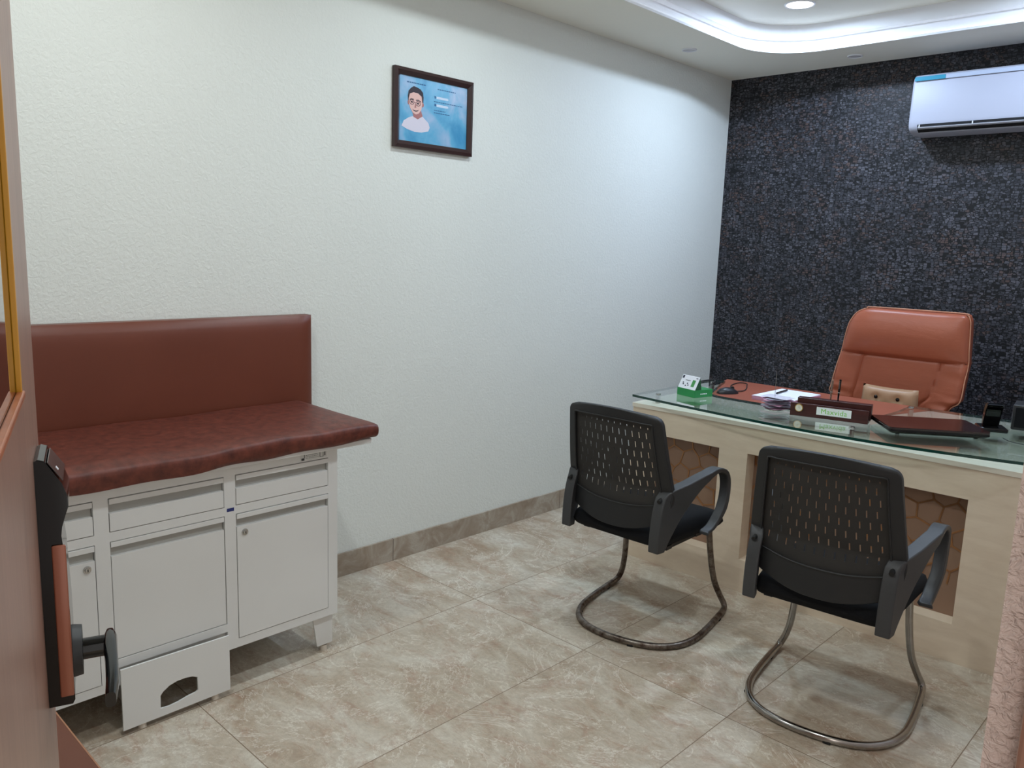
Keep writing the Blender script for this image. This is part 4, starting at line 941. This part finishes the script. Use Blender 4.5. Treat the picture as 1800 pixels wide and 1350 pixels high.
# ------------------------------------------------------------------ visitor chairs
def visitor_chair(loc, rot, base_rot, base_shift, label, metal, warp=0.0):
    t = thing('visitor_chair', label, 'chair', loc, rot, 'black mesh-backed visitor chairs facing the desk')
    # --- back
    ZT, ZB = 0.905, 0.452
    def half(z):                       # outer half width
        if z > 0.60: return 0.238-0.033*((z-0.60)/0.305)
        return 0.238-0.038*((0.60-z)/0.15)**1.5
    def yc(z, uu):                     # rear surface of the shell
        if z >= 0.62: y = -0.205-0.065*((z-0.62)/0.285)**0.85
        else: y = -0.205-0.012*((0.62-z)/0.17)
        return y-0.034*(1-uu*uu)
    def zt(uu): return ZT+0.014*(1-uu*uu)-0.002
    def zb(uu): return ZB+0.052*abs(uu)**2.4
    NU, NV = 47, 60
    def pt(i, j):
        uu = -1+2*i/NU; vv = j/NV
        z = zb(uu)+(zt(uu)-zb(uu))*vv
        # round the top corners
        w = half(z); d = (zt(uu)-z)
        if d < 0.03: w -= 0.03-math.sqrt(max(0, 0.03**2-(0.03-d)**2))
        return Vector((uu*w, yc(z, uu), z))
    i0, i1, j0, j1 = 4, NU-4, 12, NV-5
    # frame: all cells outside the mesh window
    bm = BM(); V = {}
    def vtx(i, j, off=0.0):
        k = (i, j)
        if k not in V: V[k] = bm.verts.new(pt(i, j))
        return V[k]
    for i in range(NU):
        for j in range(NV):
            if not (i0 <= i < i1 and j0 <= j < j1): bm.faces.new((vtx(i, j), vtx(i+1, j), vtx(i+1, j+1), vtx(i, j+1)))
    r_ = bmesh.ops.extrude_face_region(bm, geom=list(bm.faces))
    for v in [e for e in r_['geom'] if isinstance(e, bmesh.types.BMVert)]:
        v.co.y += 0.022
    fr = obj('back_frame', bm, M_BLACK, t, smooth=50)
    m = fr.modifiers.new('bevel', 'BEVEL'); m.width = 0.005; m.segments = 3; m.limit_method = 'ANGLE'; m.angle_limit = R(50)
    # mesh panel with slots: one cell column wide, staggered rows
    bm = BM(); V = {}
    cols_ = [i for i in range(i0+2, i1-1)]
    def is_slot(i, j):
        a = i-(i0+2); b = j-(j0+5)
        if a < 0 or b < 0 or j > j1-3: return False
        row = b//5
        if b % 5 >= 3: return False
        off = 0 if row % 2 == 0 else 1
        return (a-off*1) % 3 == 0 and i < i1-2
    for i in range(i0, i1):
        for j in range(j0, j1):
            if is_slot(i, j): continue
            bm.faces.new((vtx(i, j), vtx(i+1, j), vtx(i+1, j+1), vtx(i, j+1)))
    # narrow the slots: pull slot borders together
    for i in range(i0, i1):
        for j in range(j0, j1):
            if is_slot(i, j):
                for dj in (0, 1):
                    for di, sg in ((0, 1), (1, -1)):
                        k = (i+di, j+dj)
                        if k in V: V[k].co.x = pt(*k).x + sg*0.0029
    r_ = bmesh.ops.extrude_face_region(bm, geom=list(bm.faces))
    for v in [e for e in r_['geom'] if isinstance(e, bmesh.types.BMVert)]: v.co.y += 0.0022
    for v in bm.verts: v.co.y += 0.009
    obj('mesh_panel', bm, M_MESH, t, smooth=50, label='dark grey slotted mesh back')
    # inner lip around the window
    bm = BM(); lip = [pt(i, j0)+Vector((0, -0.001, 0)) for i in range(i0, i1+1, 3)]+[pt(i1, j)+Vector((0, -0.001, 0)) for j in range(j0, j1+1, 4)]+[pt(i, j1)+Vector((0, -0.001, 0)) for i in range(i1, i0-1, -3)]+[pt(i0, j)+Vector((0, -0.001, 0)) for j in range(j1, j0-1, -4)]
    cl = [lip[0]]
    for p in lip[1:]:
        if (p-cl[-1]).length > 0.006: cl.append(p)
    if (cl[0]-cl[-1]).length < 0.006: cl.pop()
    tube(bm, cl, 0.0032, 6, True, 2); obj('frame_lip', bm, M_BLACK, t, smooth=True)
    # --- seat
    bm = BM(); n = 22; top, bot = [], []
    for j in range(n+1):
        a, b = [], []
        for i in range(n+1):
            uu, vv = -1+2*i/n, -1+2*j/n
            hw = 0.226+0.012*vv; x = hw*math.copysign(abs(uu)**0.9, uu); y = 0.015+0.245*vv
            cr = 1-0.10*(abs(uu)**8)*(abs(vv)**8); x *= cr; y *= cr if vv > 0 else 1
            e = (max(0, 1-abs(uu)**7)*max(0, 1-abs(vv)**7))
            z1 = 0.43+0.045*e**0.35 - 0.010*(1-uu*uu)*(1-vv*vv) - (0.022*max(0, vv)**3); z0 = 0.43-0.038*e**0.3 - (0.010*max(0, vv)**3)
            a.append(bm.verts.new((x, y, z1))); b.append(bm.verts.new((x, y, z0)) if 0 < i < n and 0 < j < n else a[-1])
        top.append(a); bot.append(b)
    for j in range(n):
        for i in range(n):
            bm.faces.new((top[j][i], top[j][i+1], top[j+1][i+1], top[j+1][i])); bm.faces.new((bot[j][i], bot[j+1][i], bot[j+1][i+1], bot[j][i+1]))
    obj('seat', bm, M_FABRIC, t, smooth=75)
    # --- armrests
    outer = [(-0.262, 0.398), (-0.262, 0.45), (-0.256, 0.52), (-0.243, 0.58), (-0.222, 0.618), (-0.18, 0.634), (-0.12, 0.648), (-0.05, 0.668), (0.02, 0.680), (0.075, 0.676), (0.120, 0.655), (0.147, 0.615), (0.152, 0.57), (0.143, 0.52), (0.118, 0.475), (0.08, 0.44), (0.045, 0.424), (0.0, 0.420)]
    inner = [(0.0, 0.434), (0.04, 0.438), (0.07, 0.455), (0.100, 0.490), (0.122, 0.535), (0.130, 0.58), (0.124, 0.622), (0.102, 0.648), (0.065, 0.660), (0.02, 0.655), (-0.03, 0.635), (-0.075, 0.600), (-0.12, 0.553), (-0.165, 0.495), (-0.20, 0.435), (-0.218, 0.395)]
    for s in (-1, 1):
        bm = BM()
        # pair inner/outer along the band by resampling both to the same count
        def resample(P, m):
            P = [Vector((a, b, 0)) for a, b in P]; P = catmull(P, 4); L = [0]
            for a, b in zip(P, P[1:]): L.append(L[-1]+(b-a).length)
            out = []
            for k in range(m+1):
                d = L[-1]*k/m; q = 0
                while q < len(L)-2 and L[q+1] < d: q += 1
                f = (d-L[q])/max(1e-9, L[q+1]-L[q]); out.append(P[q].lerp(P[q+1], f))
            return out
        m = 44; O_ = resample(outer, m); I_ = resample(inner[::-1], m)
        def xin(y, z): return 0.181+0.061*min(1, max(0, (y+0.23)/0.21))**0.8-0.012*(max(0, 0.50-z)/0.1 if y > 0 else 0)
        def wid(y, z): return 0.043+0.003*min(1, max(0, (z-0.6)/0.06))
        quad = []
        for k in range(m+1):
            o_, i_ = O_[k], I_[k]
            xo = xin(o_.x, o_.y); w = wid(o_.x, o_.y); xi = xin(i_.x, i_.y)
            quad.append([bm.verts.new((s*xo, o_.x, o_.y)), bm.verts.new((s*(xo+w), o_.x, o_.y)), bm.verts.new((s*(xi+w-0.004), i_.x, i_.y)), bm.verts.new((s*(xi+0.004), i_.x, i_.y))])
        for a, b in zip(quad, quad[1:]):
            for q in range(4): bm.faces.new((a[q], a[(q+1) % 4], b[(q+1) % 4], b[q]))
        bm.faces.new(quad[0][::-1]); bm.faces.new(quad[-1])
        ar = obj('armrest', bm, M_BLACK2, t, smooth=50)
        mb = ar.modifiers.new('bevel', 'BEVEL'); mb.width = 0.0045; mb.segments = 3; mb.limit_method = 'ANGLE'; mb.angle_limit = R(45)
        bm = BM(); cyl(bm, (s*0.206, -0.226, 0.597), (s*0.206, -0.2485, 0.590), 0.0085, 0.0075, 16); obj('bolt_cap', bm, M_NUB, ar, smooth=True)
    # --- sled base, its own small twist
    B = Matrix.Translation((base_shift[0], base_shift[1], 0)) @ Matrix.Rotation(base_rot, 4, 'Z')
    half_ = [(0.160, 0.10, 0.392), (0.178, 0.145, 0.388), (0.186, 0.170, 0.36), (0.190, 0.190, 0.28), (0.197, 0.208, 0.20), (0.208, 0.226, 0.13), (0.226, 0.250, 0.07), (0.243, 0.262, 0.030), (0.250, 0.240, 0.0145), (0.2535, 0.15, 0.0135), (0.254, 0.02, 0.0135), (0.246, -0.085, 0.0135), (0.215, -0.170, 0.0135), (0.160, -0.226, 0.0135), (0.085, -0.255, 0.0135)]
    path = half_+[(0, -0.263, 0.0135)]+[(-x, y, z) for x, y, z in half_[::-1]]
    bm = BM(); tube(bm, path, 0.0125, 16, False, 5); bm.transform(B); bs = obj('sled_base', bm, metal, t, smooth=True, label='bent steel tube base')
    for (x, y) in ((0.06, -0.262), (-0.236, -0.125), (0.254, 0.16), (-0.254, 0.16)):
        bm = BM(); box(bm, x-0.012, x+0.012, y-0.010, y+0.010, 0.0, 0.009, 0.003)
        bm.transform(B); obj('glide', bm, M_NUB, bs, smooth=True)
    bm = BM(); box(bm, -0.20, 0.20, 0.06, 0.11, 0.380, 0.396, 0.002); box(bm, -0.20, 0.20, -0.16, -0.12, 0.380, 0.396, 0.002); box(bm, 0.16, 0.19, -0.16, 0.12, 0.376, 0.392, 0.002); box(bm, -0.19, -0.16, -0.16, 0.12, 0.376, 0.392, 0.002)
    obj('seat_bracket', bm, M_BLACK, t)
    return t
visitor_chair((1.143, 2.648, 0), R(1.65), R(9), (0.022, 0.005), 'black mesh-backed visitor chair with tarnished tube base, nearer the white wall', M_RUST)
visitor_chair((1.954, 2.590, 0), R(5.36), R(3.5), (0.004, 0.012), 'black mesh-backed visitor chair with shiny chrome base, nearer the camera at right', M_CHROME)
